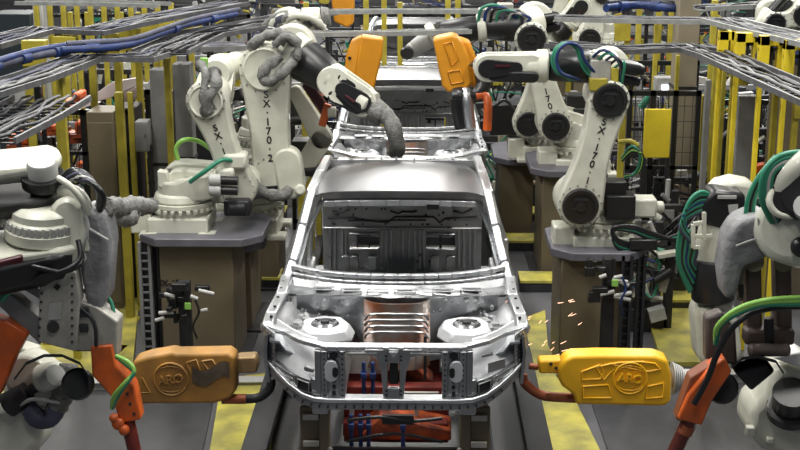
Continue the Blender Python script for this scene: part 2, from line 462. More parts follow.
        for y in (8.05, 8.25, 8.45, 8.65, 8.8): mb.cyl((s*.785, y, 1.405), (s*.785, y, 1.424), .010, n=8)
        mb.build('rail_bolt', 'dmetal', rl)
        mb = MB(); R_ = random.Random(8)
        for i in range(16):
            x = s*R_.uniform(.56, .72); y = R_.uniform(7.95, 8.45); mb.box((x, y, 1.30), (R_.uniform(.02, .07), R_.uniform(.03, .09), R_.uniform(.02, .06)), Matrix.Rotation(R_.uniform(0, 1), 3, 'Z'))
        mb.build('apron_bracket', 'coated', ap, .006)
        # outer wheel arch
        mb = MB(); rows = []
        for j in range(9):
            t = j/8; y = 7.85+.95*t; zt = .98+.17*math.sin(math.pi*t)
            rows.append([(s*.805, y, 1.36), (s*.815, y, 1.25), (s*.80, y, max(zt, 1.05))])
        mb.sheet(rows, (-s*.02, 0, 0)); mb.build('arch_panel', 'steel', r)
        mb = MB().b2((s*.40, 7.62, .93), (s*.50, 8.9, 1.06)); mb.build('chassis_rail', 'steel', r, .012)
    both(apron)
    # front end (bent plate) ---------------------------------------
    bendf = lambda c: V((c.x, c.y+sheet_y(c.x), c.z))
    XS = [x*.08 for x in range(-10, 11)]
    def front(rects, name, m, d=.03, y=Y0, par=r, bev=.004, lift=None):
        mb = MB()
        for (x0, z0, x1, z1) in rects:
            for s in (-1, 1):
                a, b = sorted((s*x0, s*x1)); mb.b2((a, y, z0), (b, y+d, z1))
                if x0 == -x1: break
        mb.cut(0, XS)
        def g(c):
            c = bendf(c)
            if name == 'headlamp_backing': c.y += (c.z-1.16)*.9
            if lift: c.z += lift(c.x)
            return c
        mb.warp(g)
        return mb.build(name, m, par, bev)
    lift = lambda x: 0 if abs(x) < .52 else ((abs(x)-.52)/.30)**1.4*.13
    low = front([(-.82, 1.045, .82, 1.075)], 'lower_beam', 'bright', .09, Y0-.03, lift=lift, bev=.008)
    front([(-.82, .995, .82, 1.047)], 'lower_beam_lip', 'coated', .05, Y0-.012, low, lift=lift, bev=.008)
    mb = MB()
    for i in range(26):
        x = -.66+1.32*i/25; mb.cyl((x, Y0-.035, 1.02), (x, Y0+.01, 1.02), .006, n=6)
    mb.warp(lambda c: V((c.x, c.y+sheet_y(c.x), c.z+lift(c.x)))); mb.build('beam_hole', 'dmetal', low)
    top = front([(-.44, 1.365, .44, 1.40)], 'radiator_support_bar', 'bright', .07, Y0, bev=.008)
    mb = MB()
    for s in (-1, 1):
        pl = [(.42, 7.60, 1.382), (.55, 7.68, 1.385), (.68, 7.85, 1.385), (.80, 7.95, 1.385)]
        for a, b in zip(pl[:-1], pl[1:]): mb.bar((s*a[0], a[1], a[2]), (s*b[0], b[1], b[2]), .055, .03)
    mb.build('support_wing', 'bright', top, .006)
    mb = MB(); mb.bar((-.28, Y0-.015, 1.355), (-.10, Y0-.02, 1.36), .02, .012).bar((.28, Y0-.015, 1.355), (.10, Y0-.02, 1.36), .02, .012)
    for i in range(14):
        x = -.40+.8*i/13; mb.cyl((x, Y0-.01, 1.385), (x, Y0+.004, 1.385), .008, n=6)
    mb.build('bar_clip', 'coated', top)
    # centre latch bracket
    mb = MB()
    for s in (-1, 1):
        mb.prism([(s*.035, Y0-.02, 1.30), (s*.035, Y0-.02, 1.08), (s*.062, Y0-.02, 1.08), (s*.075, Y0-.02, 1.24), (s*.10, Y0-.02, 1.33), (s*.17, Y0-.02, 1.37), (s*.17, Y0-.02, 1.385), (s*.03, Y0-.02, 1.385)], (0, .045, 0))
    mb.b2((-.036, Y0-.02, 1.30), (.036, Y0+.02, 1.385)).b2((-.036, Y0-.02, 1.075), (.036, Y0+.02, 1.14))
    lb = mb.build('latch_bracket', 'steel', r, .005)
    mb = MB(); mb.prism([(-.03, Y0-.03, 1.375), (.03, Y0-.03, 1.375), (0, Y0-.03, 1.335)], (0, .015, 0))
    mb.b2((-.06, Y0-.028, 1.385), (-.03, Y0+.03, 1.402)).b2((.03, Y0-.028, 1.385), (.06, Y0+.03, 1.402)); mb.build('latch_plate', 'bright', lb, .003)
    mb = MB().b2((-.026, Y0+.022, 1.15), (.026, Y0+.03, 1.29)); mb.build('latch_slot', 'black', lb)
    mb = MB()
    for z in (1.10, 1.125, 1.32, 1.345):
        for x in (-.045, .045): mb.cyl((x, Y0-.026, z), (x, Y0-.01, z), .007, n=8)
    mb.build('bracket_bolt', 'dmetal', lb)
    # vertical posts
    def post(s):
        mb = MB().b2((s*.29, Y0-.01, 1.07), (s*.325, Y0+.05, 1.37)).b2((s*.395, Y0-.01, 1.07), (s*.435, Y0+.06, 1.37)).b2((s*.32, Y0+.03, 1.07), (s*.40, Y0+.045, 1.37))
        p = mb.build('support_post', 'steel', r, .006)
        mb = MB()
        mb.link((s*.375, Y0, 1.27), .040, (s*.375, Y0, 1.215), .040, (0, 1, 0), .03, .0, 10); mb.build('lamp_eye', 'zinc', p, .004)
        mb = MB(); mb.link((s*.350, Y0, 1.255), .016, (s*.350, Y0, 1.225), .016, (0, 1, 0), .01, -.018, 10); 
        mb.b2((s*.335, Y0+.02, 1.315), (s*.385, Y0+.028, 1.345)); mb.build('eye_hole', 'black', p)
        mb = MB()
        for z in (1.09, 1.13, 1.17, 1.30, 1.34): mb.cyl((s*.36, Y0+.018, z), (s*.36, Y0+.032, z), .012, n=8); 
        for k in range(9): mb.cyl((s*.307, Y0-.016, 1.09+.033*k), (s*.307, Y0, 1.09+.033*k), .006, n=6); mb.cyl((s*.415, Y0-.016, 1.09+.033*k), (s*.415, Y0, 1.09+.033*k), .005, n=6)
        mb.build('post_hole', 'dmetal', p)
    both(post)
    # headlamp housings
    lf2 = lambda x: 0 if abs(x) < .5 else ((abs(x)-.5)/.32)**1.5*.05
    hs = front([(.435, 1.08, .475, 1.365), (.47, 1.08, .82, 1.105), (.74, 1.10, .82, 1.35), (.47, 1.155, .74, 1.17), (.60, 1.10, .74, 1.16), (.47, 1.10, .505, 1.18)], 'headlamp_housing', 'steel', .05, Y0+.0, lift=lf2, bev=.006)
    front([(.475, 1.165, .75, 1.365)], 'headlamp_backing', 'zinc', .015, Y0+.04, hs, lift=lf2)
    front([(.505, 1.085, .595, 1.155)], 'vent_hole', 'black', .01, Y0-.004, hs, lift=lf2)
    front([(.51, 1.09, .516, 1.15), (.584, 1.09, .59, 1.15), (.51, 1.148, .59, 1.154)], 'vent_frame', 'coated', .02, Y0-.016, hs, lift=lf2)
    front([(.62, 1.155, .76, 1.162), (.62, 1.13, .70, 1.137), (.64, 1.105, .78, 1.114)], 'pressed_step', 'bright', .02, Y0-.012, hs, lift=lf2, bev=.002)
    mb = MB()
    for k in range(8):
        for j in range(3): mb.cyl((.755+.022*j, Y0-.006, 1.14+.027*k), (.755+.022*j, Y0+.01, 1.14+.027*k), .006, n=6); mb.cyl((-.755-.022*j, Y0-.006, 1.14+.027*k), (-.755-.022*j, Y0+.01, 1.14+.027*k), .006, n=6)
    mb.warp(lambda c: V((c.x, c.y+sheet_y(c.x), c.z+lf2(c.x)))); mb.build('housing_rivet', 'bright', hs)
    mb = MB()
    mb.b2((.53, Y0+.03, 1.305), (.60, Y0+.05, 1.32)).b2((.57, Y0+.03, 1.20), (.68, Y0+.05, 1.26)).link((-.49, Y0+.035, 1.225), .010, (-.53, Y0+.035, 1.23), .014, (0, 1, 0), .03)
    mb.warp(lambda c: V((c.x, c.y+sheet_y(c.x)*.8, c.z))); mb.build('backing_cutout', 'coated', hs)
    # cab interior ----------------------------------------------------
    MB().b2((-.74, 8.75, .90), (.74, 10.9, .925)).build('floor_pan', 'coated', r)
    mb = MB()
    for x in (-.5, -.3, .3, .5): mb.b2((x-.03, 8.9, .925), (x+.03, 10.8, .94))
    mb.b2((-.12, 8.8, .925), (.12, 10.8, 1.02)); mb.b2((-.7, 9.7, .925), (.7, 9.8, .97)); mb.build('floor_rib', 'steel', r, .01)
    yw = 10.78
    mb = MB()   # rear wall with two openings
    zt, zb = 1.86, .92; h0, h1 = 1.115, 1.235
    for a, b in ((-.66, -.44), (-.19, .20), (.45, .66)): mb.b2((a, yw, h0), (b, yw+.02, h1))
    mb.b2((-.66, yw, zb), (.66, yw+.02, h0)).b2((-.66, yw, h1), (.66, yw+.02, zt))
    rw = mb.build('rear_cab_wall', 'coated', r)
    mb = MB()
    for x in [-.60, -.56, -.50, -.47, -.17, -.13, -.09, -.03, .01, .06, .11, .15, .18, .47, .51, .56, .60]:
        mb.b2((x-.010, yw-.022, .93), (x+.010, yw, 1.275))
    mb.b2((-.66, yw-.03, 1.285), (.66, yw, 1.297))
    for s in (-1, 1):
        mb.b2((s*.44, yw-.03, h1), (s*.20, yw, h1+.012)); mb.b2((s*.44, yw-.03, h0-.012), (s*.20, yw, h0))
    mb.build('wall_rib', 'steel', rw, .005)
    mb = MB()
    for x in (-.47, -.25, .27, .40, -.40): mb.b2((x-.035, yw-.05, .93), (x+.035, yw-.02, 1.05)).b2((x-.02, yw-.06, 1.04), (x+.04, yw-.02, 1.06))
    mb.build('seat_bracket', 'steel', rw, .006)
    mb = MB(); z = 1.335
    mb.tube([(-.62, yw-.01, 1.375), (-.40, yw-.01, 1.375), (-.34, yw-.01, z+.02), (-.12, yw-.01, z), (-.06, yw-.01, z+.05), (.26, yw-.01, z+.05), (.31, yw-.01, z), (.36, yw-.01, 1.37), (.62, yw-.01, 1.39)], .008, 6, 0)
    mb.tube([(-.45, yw-.01, 1.35), (-.2, yw-.01, 1.345), (-.05, yw-.01, 1.355), (.2, yw-.01, 1.355)], .006, 6, 0)
    mb.tube([(-.10, yw-.01, 1.435), (-.03, yw-.01, 1.41), (.0, yw-.01, 1.43), (.08, yw-.01, 1.425), (.12, yw-.01, 1.435)], .008, 6, 0)
    for x in (-.5, .5): mb.tube([(x-.08, yw-.01, 1.435), (x, yw-.01, 1.42), (x+.06, yw-.01, 1.445)], .008, 6, 0)
    mb.build('pressed_bead', 'dmetal', rw)
    mb = MB(); R_ = random.Random(12)
    for i in range(40): x = R_.uniform(-.6, .6); z = R_.choice((1.32, 1.40, 1.45, 1.36, 1.0)); mb.cyl((x, yw-.008, z), (x, yw+.01, z), .009, n=6)
    mb.b2((.33, yw-.008, 1.41), (.35, yw, 1.43)); mb.build('wall_hole', 'black', rw)
    mb = MB().b2((-.38, yw-.002, h0), (-.37, yw+.02, h1)).b2((-.28, yw-.002, h0), (-.27, yw+.02, h1)).b2((.31, yw-.002, h0), (.33, yw+.02, h1)); mb.build('opening_bar', 'dmetal', rw)
    return r
car = make_car()
c2 = copy_tree(car); c2.location.y += 5.6; c2['label'] = 'second bare metal cab body in the line, behind the roof of the front one'
c3 = copy_tree(car); c3.location.y += 11.6; c3['label'] = 'third bare metal cab body, farthest back in the line'

# ================================================================== CONVEYOR under the cars
cv = thing('conveyor_skid', (0, 9, 0), 'conveyor skid with orange and red fixtures carrying the front car body', 'conveyor')
mb = MB()
for s in (-1, 1): mb.b2((s*.52, 7.7, .38), (s*.62, 22, .50)); mb.b2((s*.50, 7.7, .50), (s*.64, 22, .52))
for y in (8.0, 9.6, 11.2, 13.6, 15.2, 17, 19.4): mb.b2((-.6, y, .36), (.6, y+.14, .46))
mb.build('skid_frame', 'dmetal', cv, .01)
for s in (-1, 1):
    for y in (7.85, 10.6):
        mb = MB().b2((s*.41, y, .36), (s*.48, y+.08, .94)).b2((s*.37, y-.02, .88), (s*.53, y+.10, .93)).b2((s*.46, y+.02, .55), (s*.60, y+.06, .88)).b2((s*.34, y-.03, .4), (s*.48, y+.12, .46))
        p = mb.build('support_upright', 'olive', cv, .008)
        mb = MB().b2((s*.48, y-.01, .80), (s*.58, y+.01, .84)).b2((s*.48, y-.01, .62), (s*.58, y+.01, .66)).cyl((s*.41, y-.02, .9), (s*.41, y+.01, .9), .018).cyl((s*.41, y-.02, .6), (s*.41, y+.01, .6), .018)
        mb.build('locator_block', 'alum', p, .004)
mb = MB().b2((-.36, 8.6, .55), (.36, 8.8, .75)).b2((-.3, 9.2, .5), (.3, 9.6, .9)).b2((-.34, 8.05, .60), (.34, 8.15, .70)).b2((-.35, 8.3, .45), (.35, 8.4, .85))
mb.build('red_cross_member', 'red', cv, .01)
mb = MB()
mb.prism([(-.24, 8.0, .60), (.36, 8.0, .60), (.36, 8.0, .67), (.2, 8.0, .70), (.02, 8.0, .76), (-.1, 8.0, .76)], (0, .25, 0))
mb.prism([(-.25, 8.5, .80), (.1, 8.5, .80), (.25, 8.5, .80), (.14, 8.5, .90), (.10, 8.5, 1.02), (.04, 8.5, 1.02), (0, 8.5, .9), (-.18, 8.5, .88)], (0, .2, 0))
mb.prism([(-.05, 9.3, .85), (.22, 9.3, .85), (.12, 9.3, 1.0), (0, 9.3, 1.0)], (0, .2, 0))
mb.b2((-.36, 7.9, .50), (.36, 8.0, .56)); mb.build('orange_fixture', 'dorange', cv, .01)
mb = MB()
for x in (-.22, -.17, -.28, .05): mb.cyl((x, 7.95, .55), (x, 7.95, .80), .014).b2((x-.018, 7.92, .70), (x+.018, 7.98, .74))
for x in (-.21, -.15): mb.cyl((x, 8.2, .75), (x, 8.2, 1.06), .013).b2((x-.02, 8.17, .95), (x+.02, 8.23, .99))
for s in (-1, 1): mb.b2((s*.53, 8.0, .66), (s*.57, 8.05, .74)).cyl((s*.56, 8.0, .6), (s*.56, 8.1, .6), .022)
mb.build('blue_clamp', 'blue', cv, .006)
mb = MB().tube([(-.3, 7.84, .80), (-.1, 7.83, .83), (.1, 7.84, .80), (.3, 7.84, .82)], .012).tube([(-.3, 7.84, .66), (0, 7.83, .72), (.3, 7.84, .66)], .010)
mb.b2((.18, 8.3, .9), (.20, 8.32, 1.2)).b2((-.08, 7.83, .78), (.12, 7.86, .84)).b2((-.4, 7.87, .50), (.4, 7.9, .60)); mb.build('cable_chain', 'black', cv)
mb = MB()
for x in (-.3, -.05, .12): mb.b2((x, 8.1, .72), (x+.03, 8.13, .8))
mb.b2((-.02, 8.0, .9), (.28, 8.02, .93)).b2((-.32, 8.4, .9), (-.1, 8.42, 1.05)); mb.build('fixture_block', 'alum', cv, .004)
for s, lb in ((-1, 'left'), (1, 'right')):
    a = Z(268 if s < 0 else 528, 455, .25); 
    mb = MB()
    x = s*.98
    mb.b2((x-.05, 8.0, .12), (x+.05, 24, .30)).b2((x-.09, 8.0, .30), (x+.09, 24, .315))
    for k in range(8): mb.b2((x-.04, 8.2+2*k, 0), (x+.04, 8.3+2*k, .12))
    tag(mb.build('guide_rail', 'dmetal', bevel=.006), 'dark steel guide rail on the floor along the %s side of the conveyor' % lb, 'rail')

# ================================================================== PEDESTALS
def pedestal(label, pl, pr, ptop, Y, zt, depth=.75, platepx=None, m='olive', oct_=True):
    """px left/right of column, py of plate top, Y of front face"""
    a = W(pl, ptop, Y); b = W(pr, ptop, Y); zt = a.z
    r = thing('robot_pedestal', ((a.x+b.x)/2, Y+depth/2, 0), label, 'pedestal')
    MB().b2((a.x, Y, 0.02), (b.x, Y+depth, zt-.07)).build('column', m, r, .01)
    MB().b2((a.x-.09, Y-.08, 0), (b.x+.09, Y+depth+.08, .025)).build('foot_plate', 'dmetal', r, .005)
    l, rr = platepx; A = W(l, ptop, Y); B = W(rr, ptop, Y); c = .16
    y0, y1 = Y-.10, Y+depth+.12
    poly = [(A.x+c, y0, 0), (B.x-c, y0, 0), (B.x, y0+c, 0), (B.x, y1-c, 0), (B.x-c, y1, 0), (A.x+c, y1, 0), (A.x, y1-c, 0), (A.x, y0+c, 0)]
    MB().prism([(x, y, zt-.07) for x, y, z in poly], (0, 0, .07)).build('top_plate', 'plate', r, .008)
    return r, zt
pA, zA = pedestal('taupe robot pedestal at left under the robot above the worn brown gun cover', 158, 232, 236, 10.9, 1.15, platepx=(138, 262))
pB, zB = pedestal('taupe robot pedestal mostly hidden behind the left pedestal', 235, 250, 243, 11.9, 1.1, .7, platepx=(215, 264))
pC, zC = pedestal('tall taupe pedestal at left between the near robots and the second car body', 246, 276, 193, 13.2, 1.1, .8, platepx=(240, 282))
pR, zR = pedestal('taupe robot pedestal at right behind the bright yellow gun cover', 562, 634, 250, 10.6, 1.1, platepx=(552, 648))
pS, zS = pedestal('taupe robot pedestal in the second row at right carrying the back pair', 543, 590, 169, 13.6, 1.1, .9, platepx=(531, 600))
pT, zT = pedestal('low taupe pedestal right of the second car body in the third row', 500, 534, 158, 15.2, 1.0, .9, platepx=(494, 540))
tm = text_mb('SX-170', .075, (W(163, 283, 10.9).x+.07, 10.895, W(163, 283, 10.9).z), (1, 0, 0), (0, 0, 1)); tm.build('stencil_text', 'black', pA, label='black stencilled number')

# ================================================================== ROBOTS
def foot(mb, B, s=1, yaw=0):
    B = V(B); R = Matrix.Rotation(yaw, 3, 'Z')
    mb.box(B+V((0, 0, .09*s)), (.52*s, .5*s, .16*s), R)
    for i in (-1, 1):
        for j in (-1, 1): mb.box(B+R@V((i*.25*s, j*.22*s, .025*s)), (.16*s, .15*s, .05*s), R)
    mb.cyl(B+V((0, 0, .15*s)), B+V((0, 0, .24*s)), .24*s, n=28)
    mb.box(B+R@V((-.33*s, -.05*s, .13*s)), (.18*s, .26*s, .22*s), R)
def robot(label, B, J2, J3, fore, s=1.0, axis=(0, -1, 0), text=None, cap='white', thick=.2, r2=.17, r3=.14, discs=True, textpos=.45, group=None, waist=.045, motor_side=1):
    """fore: list of (point, radius, material, kind) forearm stations"""
    B = V(B); J2 = V(J2); J3 = V(J3); ax = V(axis).normalized()
    r = thing('industrial_robot', B, label, 'industrial robot', group)
    mb = MB(); foot(mb, B, s); mb.build('base', 'white', r, .015)
    mb = MB(); mb.cyl(B+V((0, 0, .24*s)), B+V((0, 0, .28*s)), .27*s, n=32)
    for k in range(26):
        a = 2*math.pi*k/26; mb.box(B+V((math.cos(a)*.275*s, math.sin(a)*.275*s, .225*s)), (.03*s, .03*s, .03*s), Matrix.Rotation(a, 3, 'Z'))
    mb.build('turntable_ring', 'white', r, .004)
    mb = MB(); c = B+V((0, 0, .40*s))
    mb.link(B+V((0, 0, .36*s)), .20*s, B+V(((J2.x-B.x)*.25, 0, .42*s)), .20*s, (0, 0, 1), .22*s)
    mb.cyl(B+V((0, 0, .28*s)), B+V((0, 0, .36*s)), .25*s, .22*s, 24)
    mb.link(c, .20*s, J2, r2*s*1.02, ax, .18*s, -.16*s)
    mb.link(c, .16*s, J2+V((0, .0, 0)), r2*s*.9, ax, .12*s, .0)
    mb.build('shoulder', 'white', r, .02)
    # shoulder motors behind
    mb = MB(); q = J2-ax*.30*s
    mb.cyl(q+ax*.05*s, q-ax*.22*s, .11*s, n=18).box(q-ax*.08*s+V((motor_side*.20*s, 0, .05*s)), (.16*s, .22*s, .26*s)).cyl(q+V((motor_side*.16*s, 0, -.08*s)), q+V((motor_side*.36*s, 0, -.06*s)), .055*s)
    mb.build('shoulder_motor', 'black', r, .008)
    # lower arm
    off = .08*s
    mb = MB(); mb.link(J2, r2*s, J3, r3*s, ax, thick*s, off, 16, waist); d = (J3-J2)
    arm = mb.build('lower_arm', 'white', r, .02*s)
    front = ax*(off+thick*s/2)
    if discs:
        mb = MB()
        for J, rr in ((J2, r2*.74), (J3, r3*.80)):
            mb.ring(J+front-ax*.01, J+front+ax*.035*s, [(0, rr*s*1.08), (.6, rr*s*1.08), (1, rr*s), (1, rr*s*.8), (.7, rr*s*.78), (.7, rr*s*.35), (1.1, rr*s*.3)], 24)
        mb.build('joint_cover', 'black', arm)
        mb = MB()
        for J, rr in ((J2, r2*.74), (J3, r3*.80)):
            p = J+front+ax*.036*s; mb.bar(p+V((-rr*.4*s, 0, rr*.45*s)), p+V((rr*.4*s, 0, rr*.45*s)), .006, .02*s); mb.bar(p+V((-rr*.5*s, 0, -rr*.1*s)), p+V((rr*.3*s, 0, -rr*.1*s)), .006, .014*s)
        mb.build('cover_handle', 'dmetal', arm)
    else:
        mb = MB()
        mb.ring(J3+front-ax*.01, J3+front+ax*.02*s, [(0, r3*.85*s), (.7, r3*.85*s), (1, r3*.78*s), (.6, r3*.7*s)], 24); mb.build('joint_cover', 'white', arm)
    mb = MB()
    for J, rr, n_ in ((J2, r2*.92, 16), (J3, r3*.93, 14)):
        for k in range(n_):
            a = 2*math.pi*k/n_; e = d.normalized(); f_ = ax.cross(e); p = J+(e*math.cos(a)+f_*math.sin(a))*rr*s+front; mb.cyl(p-ax*.004, p+ax*.008, .008*s, n=6)
    mb.build('arm_bolt', 'grey', arm)
    if text:
        e = d.normalized(); dn = -e; p = J2+d*textpos+front+ax*.003; xr = (-dn).cross(ax)
        full = None; n_c = len(text)
        for k, ch in enumerate(text):
            o_ = p+dn*((k-(n_c-1)/2)*.072*s)
            t_ = text_mb(ch, .082*s, o_, xr, -dn)
            me_ = bpy.data.meshes.new('t'); t_.bm.to_mesh(me_); t_.bm.free()
            full = full or MB(); full.bm.from_mesh(me_); bpy.data.meshes.remove(me_)
        full.build('stencil_text', 'black', arm, label='black stencilled number down the arm')
    # elbow
    mb = MB(); mb.cyl(J3+ax*.0, J3-ax*.34*s, r3*s*1.0, n=24); 
    P0 = V(fore[0][0]); mb.link(J3, r3*s, P0, fore[0][1]*1.1, ax, .20*s, -.20*s)
    mb.build('elbow_housing', 'white', r, .015)
    back_ = (P0-V(fore[1][0])).normalized()
    mb = MB(); sd = ax.cross(back_)
    for k, (o1, o2) in enumerate(((.06, .05), (-.06, .05), (0, -.06))):
        p = P0+ax*o1*s+sd*o2*s; mb.cyl(p, p+back_*.22*s, .05*s, n=14).cyl(p+back_*.22*s, p+back_*.26*s, .04*s, n=14)
    mb.build('wrist_motor', 'black', r)
    # forearm stations
    for i in range(len(fore)-1):
        a, ra, m_, k = fore[i]; b, rb = fore[i+1][0], fore[i+1][1]; a = V(a); b = V(b)
        nm = {'arm': 'forearm', 'sleeve': 'forearm_sleeve', 'ring': 'wrist_ring', 'fork': 'wrist_fork', 'wrist': 'wrist'}[k]
        mb = MB()
        if k == 'fork':
            x = (b-a).normalized(); sd = ax.cross(x)
            mb.ring(a, a.lerp(b, .3), [(0, ra), (.6, ra), (1, ra*.8)], 20)
            mb.link(a.lerp(b, .1)+sd*ra*.0, ra*.9, b, rb*1.1, ax, ra*.5, ra*.62); mb.link(a.lerp(b, .1), ra*.9, b, rb*1.1, ax, ra*.5, -ra*.62)
            o = mb.build(nm, m_, r, .012)
            mb = MB(); mb.link(a.lerp(b, .42), ra*.42, b, rb*.75, ax, ra*.4, ra*.80); mb.cyl(a.lerp(b, .5)-ax*ra*.3, a.lerp(b, .5)+ax*ra*.3, ra*.7)
            mb.link(a.lerp(b, .25)+sd*ra*.6, ra*.2, a.lerp(b, .6)+sd*ra*.55, ra*.2, ax, ra*.4, ra*.72)
            mb.build('fork_recess', 'black', o, .006)
            mb = MB(); mb.bar(a.lerp(b, .55)+ax*ra*1.02-sd*ra*.2, a.lerp(b, .85)+ax*ra*1.02-sd*ra*.2, .02, .015); mb.build('fork_stripe', 'maroon', o)
        elif k == 'ring':
            mb.ring(a, b, [(0, ra), (.15, ra*1.12), (.85, ra*1.12), (1, rb)], 24); mb.build(nm, m_, r, .004)
        else:
            mb.ring(a, b, [(0, ra*.9), (.08, ra), (.5, (ra+rb)/2), (.92, rb), (1, rb*.9)], 24); mb.build(nm, m_, r)
    return r
def hose(label, pts, r, m, cat='hose', lump=0, group=None, name='hose', n=8):
    return tag(MB().tube(pts, r, n, 4, lump, rnd=len(pts)*7+int(r*1000)).build(name, m, smooth=60), label, cat, group)
def sub_hose(root, pts, r, m, lump=0, name='dress_hose', n=8):
    return MB().tube(pts, r, n, 4, lump, rnd=int(pts[0][0]*100)).build(name, m, root, smooth=60)

# --- right near robot (SK-170-1)
Y = 10.75
pt = lambda x, y, d=0, Y=Y: W(x, y, Y+d)
R1 = robot('white robot at right on the near pedestal, black round joint covers, arm reaching left', W(600, 249, 10.95), pt(578, 201), pt(607, 97),
      [(pt(612, 70, .1), .15, 'white', 'arm'), (pt(590, 66, .05), .14, 'black', 'sleeve'), (pt(548, 66, 0), .12, 'white', 'ring'), (pt(536, 66), .12, 'white', 'fork'), (pt(487, 67, -.05), .10, 'wrap', 'wrist'), (pt(476, 70, -.05), .08, 'wrap', 'wrist')], .98, text='SX·170·1', r2=.19, r3=.165, textpos=.52)
mb = MB(); mb.box(pt(642, 206, .1), (.22, .2, .16)).cyl(pt(655, 207, .1), pt(664, 207, .1), .05)
mb.build('shoulder_gearbox', 'white', R1, .02)
mb = MB().box(pt(600, 72, -.12), (.16, .10, .20)).box(pt(596, 60, -.1), (.10, .1, .1)); mb.build('valve_block', 'alum', R1, .008)
mb = MB().box(pt(598, 84, -.14), (.14, .10, .10)).box(pt(614, 76, -.12), (.06, .10, .14)); mb.build('cable_bracket', 'yellow', R1, .008)
for k, (dx, m_) in enumerate(((0, 'green'), (5, 'green'), (9, 'blue'))):
    pts = [pt(570+dx, 80, -.12)]+[pt(566+dx/2+14*math.cos(a), 60+17*math.sin(a), -.16-.02*k) for a in [math.pi*(.5+i/4) for i in range(7)]]+[pt(588+dx, 74, -.15), pt(606+dx, 84, -.1)]
    sub_hose(R1, pts, .013, m_)
for k in range(5): sub_hose(R1, [pt(590+5*k, 60+3*k, -.12), pt(604+5*k, 50+3*k, -.2), pt(622, 66+4*k, -.16), pt(612+2*k, 92, -.1)], .012, ['blue', 'green', 'bgrey', 'black', 'green'][k])
# base cables
for k, m_ in enumerate(('black', 'black', 'green', 'black')):
    sub_hose(R1, [pt(640, 246+k*2, -.1), pt(618, 240+k*3, -.16), pt(613, 228+k, -.16), pt(632, 226+k*2, -.16), pt(655, 234+k*2, -.14), pt(684, 243-k*4, -.1), pt(696, 232-k*5, 0)], .017 if k < 2 else .012, m_, name='base_cable')
MB().box(pt(643, 244, -.16), (.22, .08, .09)).build('connector_block', 'black', R1, .01)

# --- right back robot (SK-170-3)
Y2 = 13.9
p2 = lambda x, y, d=0: W(x, y, Y2+d)
R2 = robot('nearer white robot of the back right pair, forearm reaching over the second car body', W(580, 172, 14.05), p2(554, 123), p2(530, 37),
      [(p2(536, 24, .1), .19, 'white', 'arm'), (p2(522, 26), .17, 'black', 'sleeve'), (p2(486, 27), .13, 'white', 'ring'), (p2(477, 28), .13, 'black', 'sleeve'), (p2(438, 33, -.1), .125, 'white', 'ring'), (p2(430, 38, -.1), .10, 'lgrey', 'wrist'), (p2(414, 49, -.1), .085, 'lgrey', 'wrist'), (p2(405, 55, -.1), .06, 'lgrey', 'wrist')], 1.1, text='SX·170·3', r2=.165, r3=.155, textpos=.36)
MB().ring(p2(407, 53, -.2), p2(407, 53, -.3), [(0, .07), (.7, .07), (1, .05)], 18).build('tool_changer', 'black', R2)
mb = MB().box(p2(488, 16), (.2, .2, .16)).box(p2(505, 10), (.16, .2, .14)); mb.build('valve_block', 'alum', R2, .01)
for k in range(7): sub_hose(R2, [p2(478+6*k, 24, -.1), p2(482+6*k, 8+k, -.15), p2(500+5*k, 6+2*k, -.15), p2(515+2*k, 22, -.1)], .016, ['green', 'blue', 'black', 'green', 'bgrey', 'lgrey', 'blue'][k])
MB().box(W(575, 122, 14.2), (.32, .3, .34)).box(W(575, 103, 14.2), (.2, .25, .2)).build('drive_motor', 'black', R2, .01)
Y3 = 14.7
p3 = lambda x, y, d=0: W(x, y, Y3+d)
R3 = robot('white robot in the back pair at right, farther one, half hidden by its twin', W(546, 158, 14.9), p3(527, 121), p3(545, 52),
      [(p3(545, 40, .1), .17, 'white', 'arm'), (p3(556, 34), .15, 'black', 'sleeve'), (p3(566, 25), .12, 'white', 'ring'), (p3(570, 20), .12, 'white', 'fork'), (p3(580, 6), .1, 'black', 'wrist'), (p3(583, 0), .1, 'black', 'wrist')], 1.05, r2=.16, r3=.14)
MB().box(p3(503, 118, .2), (.3, .3, .34)).tube([p3(492, 108), p3(505, 100), p3(515, 112)], .02).build('terminal_box', 'black', R3, .01)

# --- left near robots
YA = 11.2
pa = lambda x, y, d=0: W(x, y, YA+d)
RA = robot('white robot at far left on the near pedestal, leaning arm with green hose', W(183, 231, 11.25), pa(241, 186, .1), pa(209, 98),
      [(pa(216, 74, .25), .13, 'white', 'arm'), (pa(240, 63, 1.1), .12, 'white', 'arm'), (pa(268, 58, 1.6), .12, 'black', 'sleeve'), (pa(290, 54, 1.8), .1, 'black', 'sleeve')], 1.0, text='SX·170·1', r2=.15, r3=.17, discs=False, textpos=.40)
sub_hose(RA, [pa(213, 70, -.1), pa(216, 85, -.2), pa(208, 98, -.22), pa(205, 112, -.2), pa(214, 108, -.15)], .045, 'wrap', .25, 'wrapped_cable')
sub_hose(RA, [pa(200, 64, 0), pa(206, 75, -.15), pa(203, 96, -.2), pa(206, 108, -.2)], .04, 'wrap', .25, 'wrapped_cable')
MB().cyl(pa(204, 58), pa(204, 72), .035).build('signal_lamp', 'lime', RA)
sub_hose(RA, [pa(178, 160, -.1), pa(176, 148, -.1), pa(184, 140, -.1), pa(198, 141, 0), pa(212, 150, 0)], .02, 'lime')
sub_hose(RA, [pa(190, 182, -.2), pa(204, 172, -.25), pa(222, 160, -.2), pa(236, 162, -.1)], .02, 'green')
mb = MB()
for k, yy in enumerate((180, 190)): mb.ring(pa(210, yy, -.28), pa(238, yy+1, -.28), [(0, .045), (.3, .045), (.3, .038), (1, .038)], 16)
mb.build('drive_motor', 'black', RA)
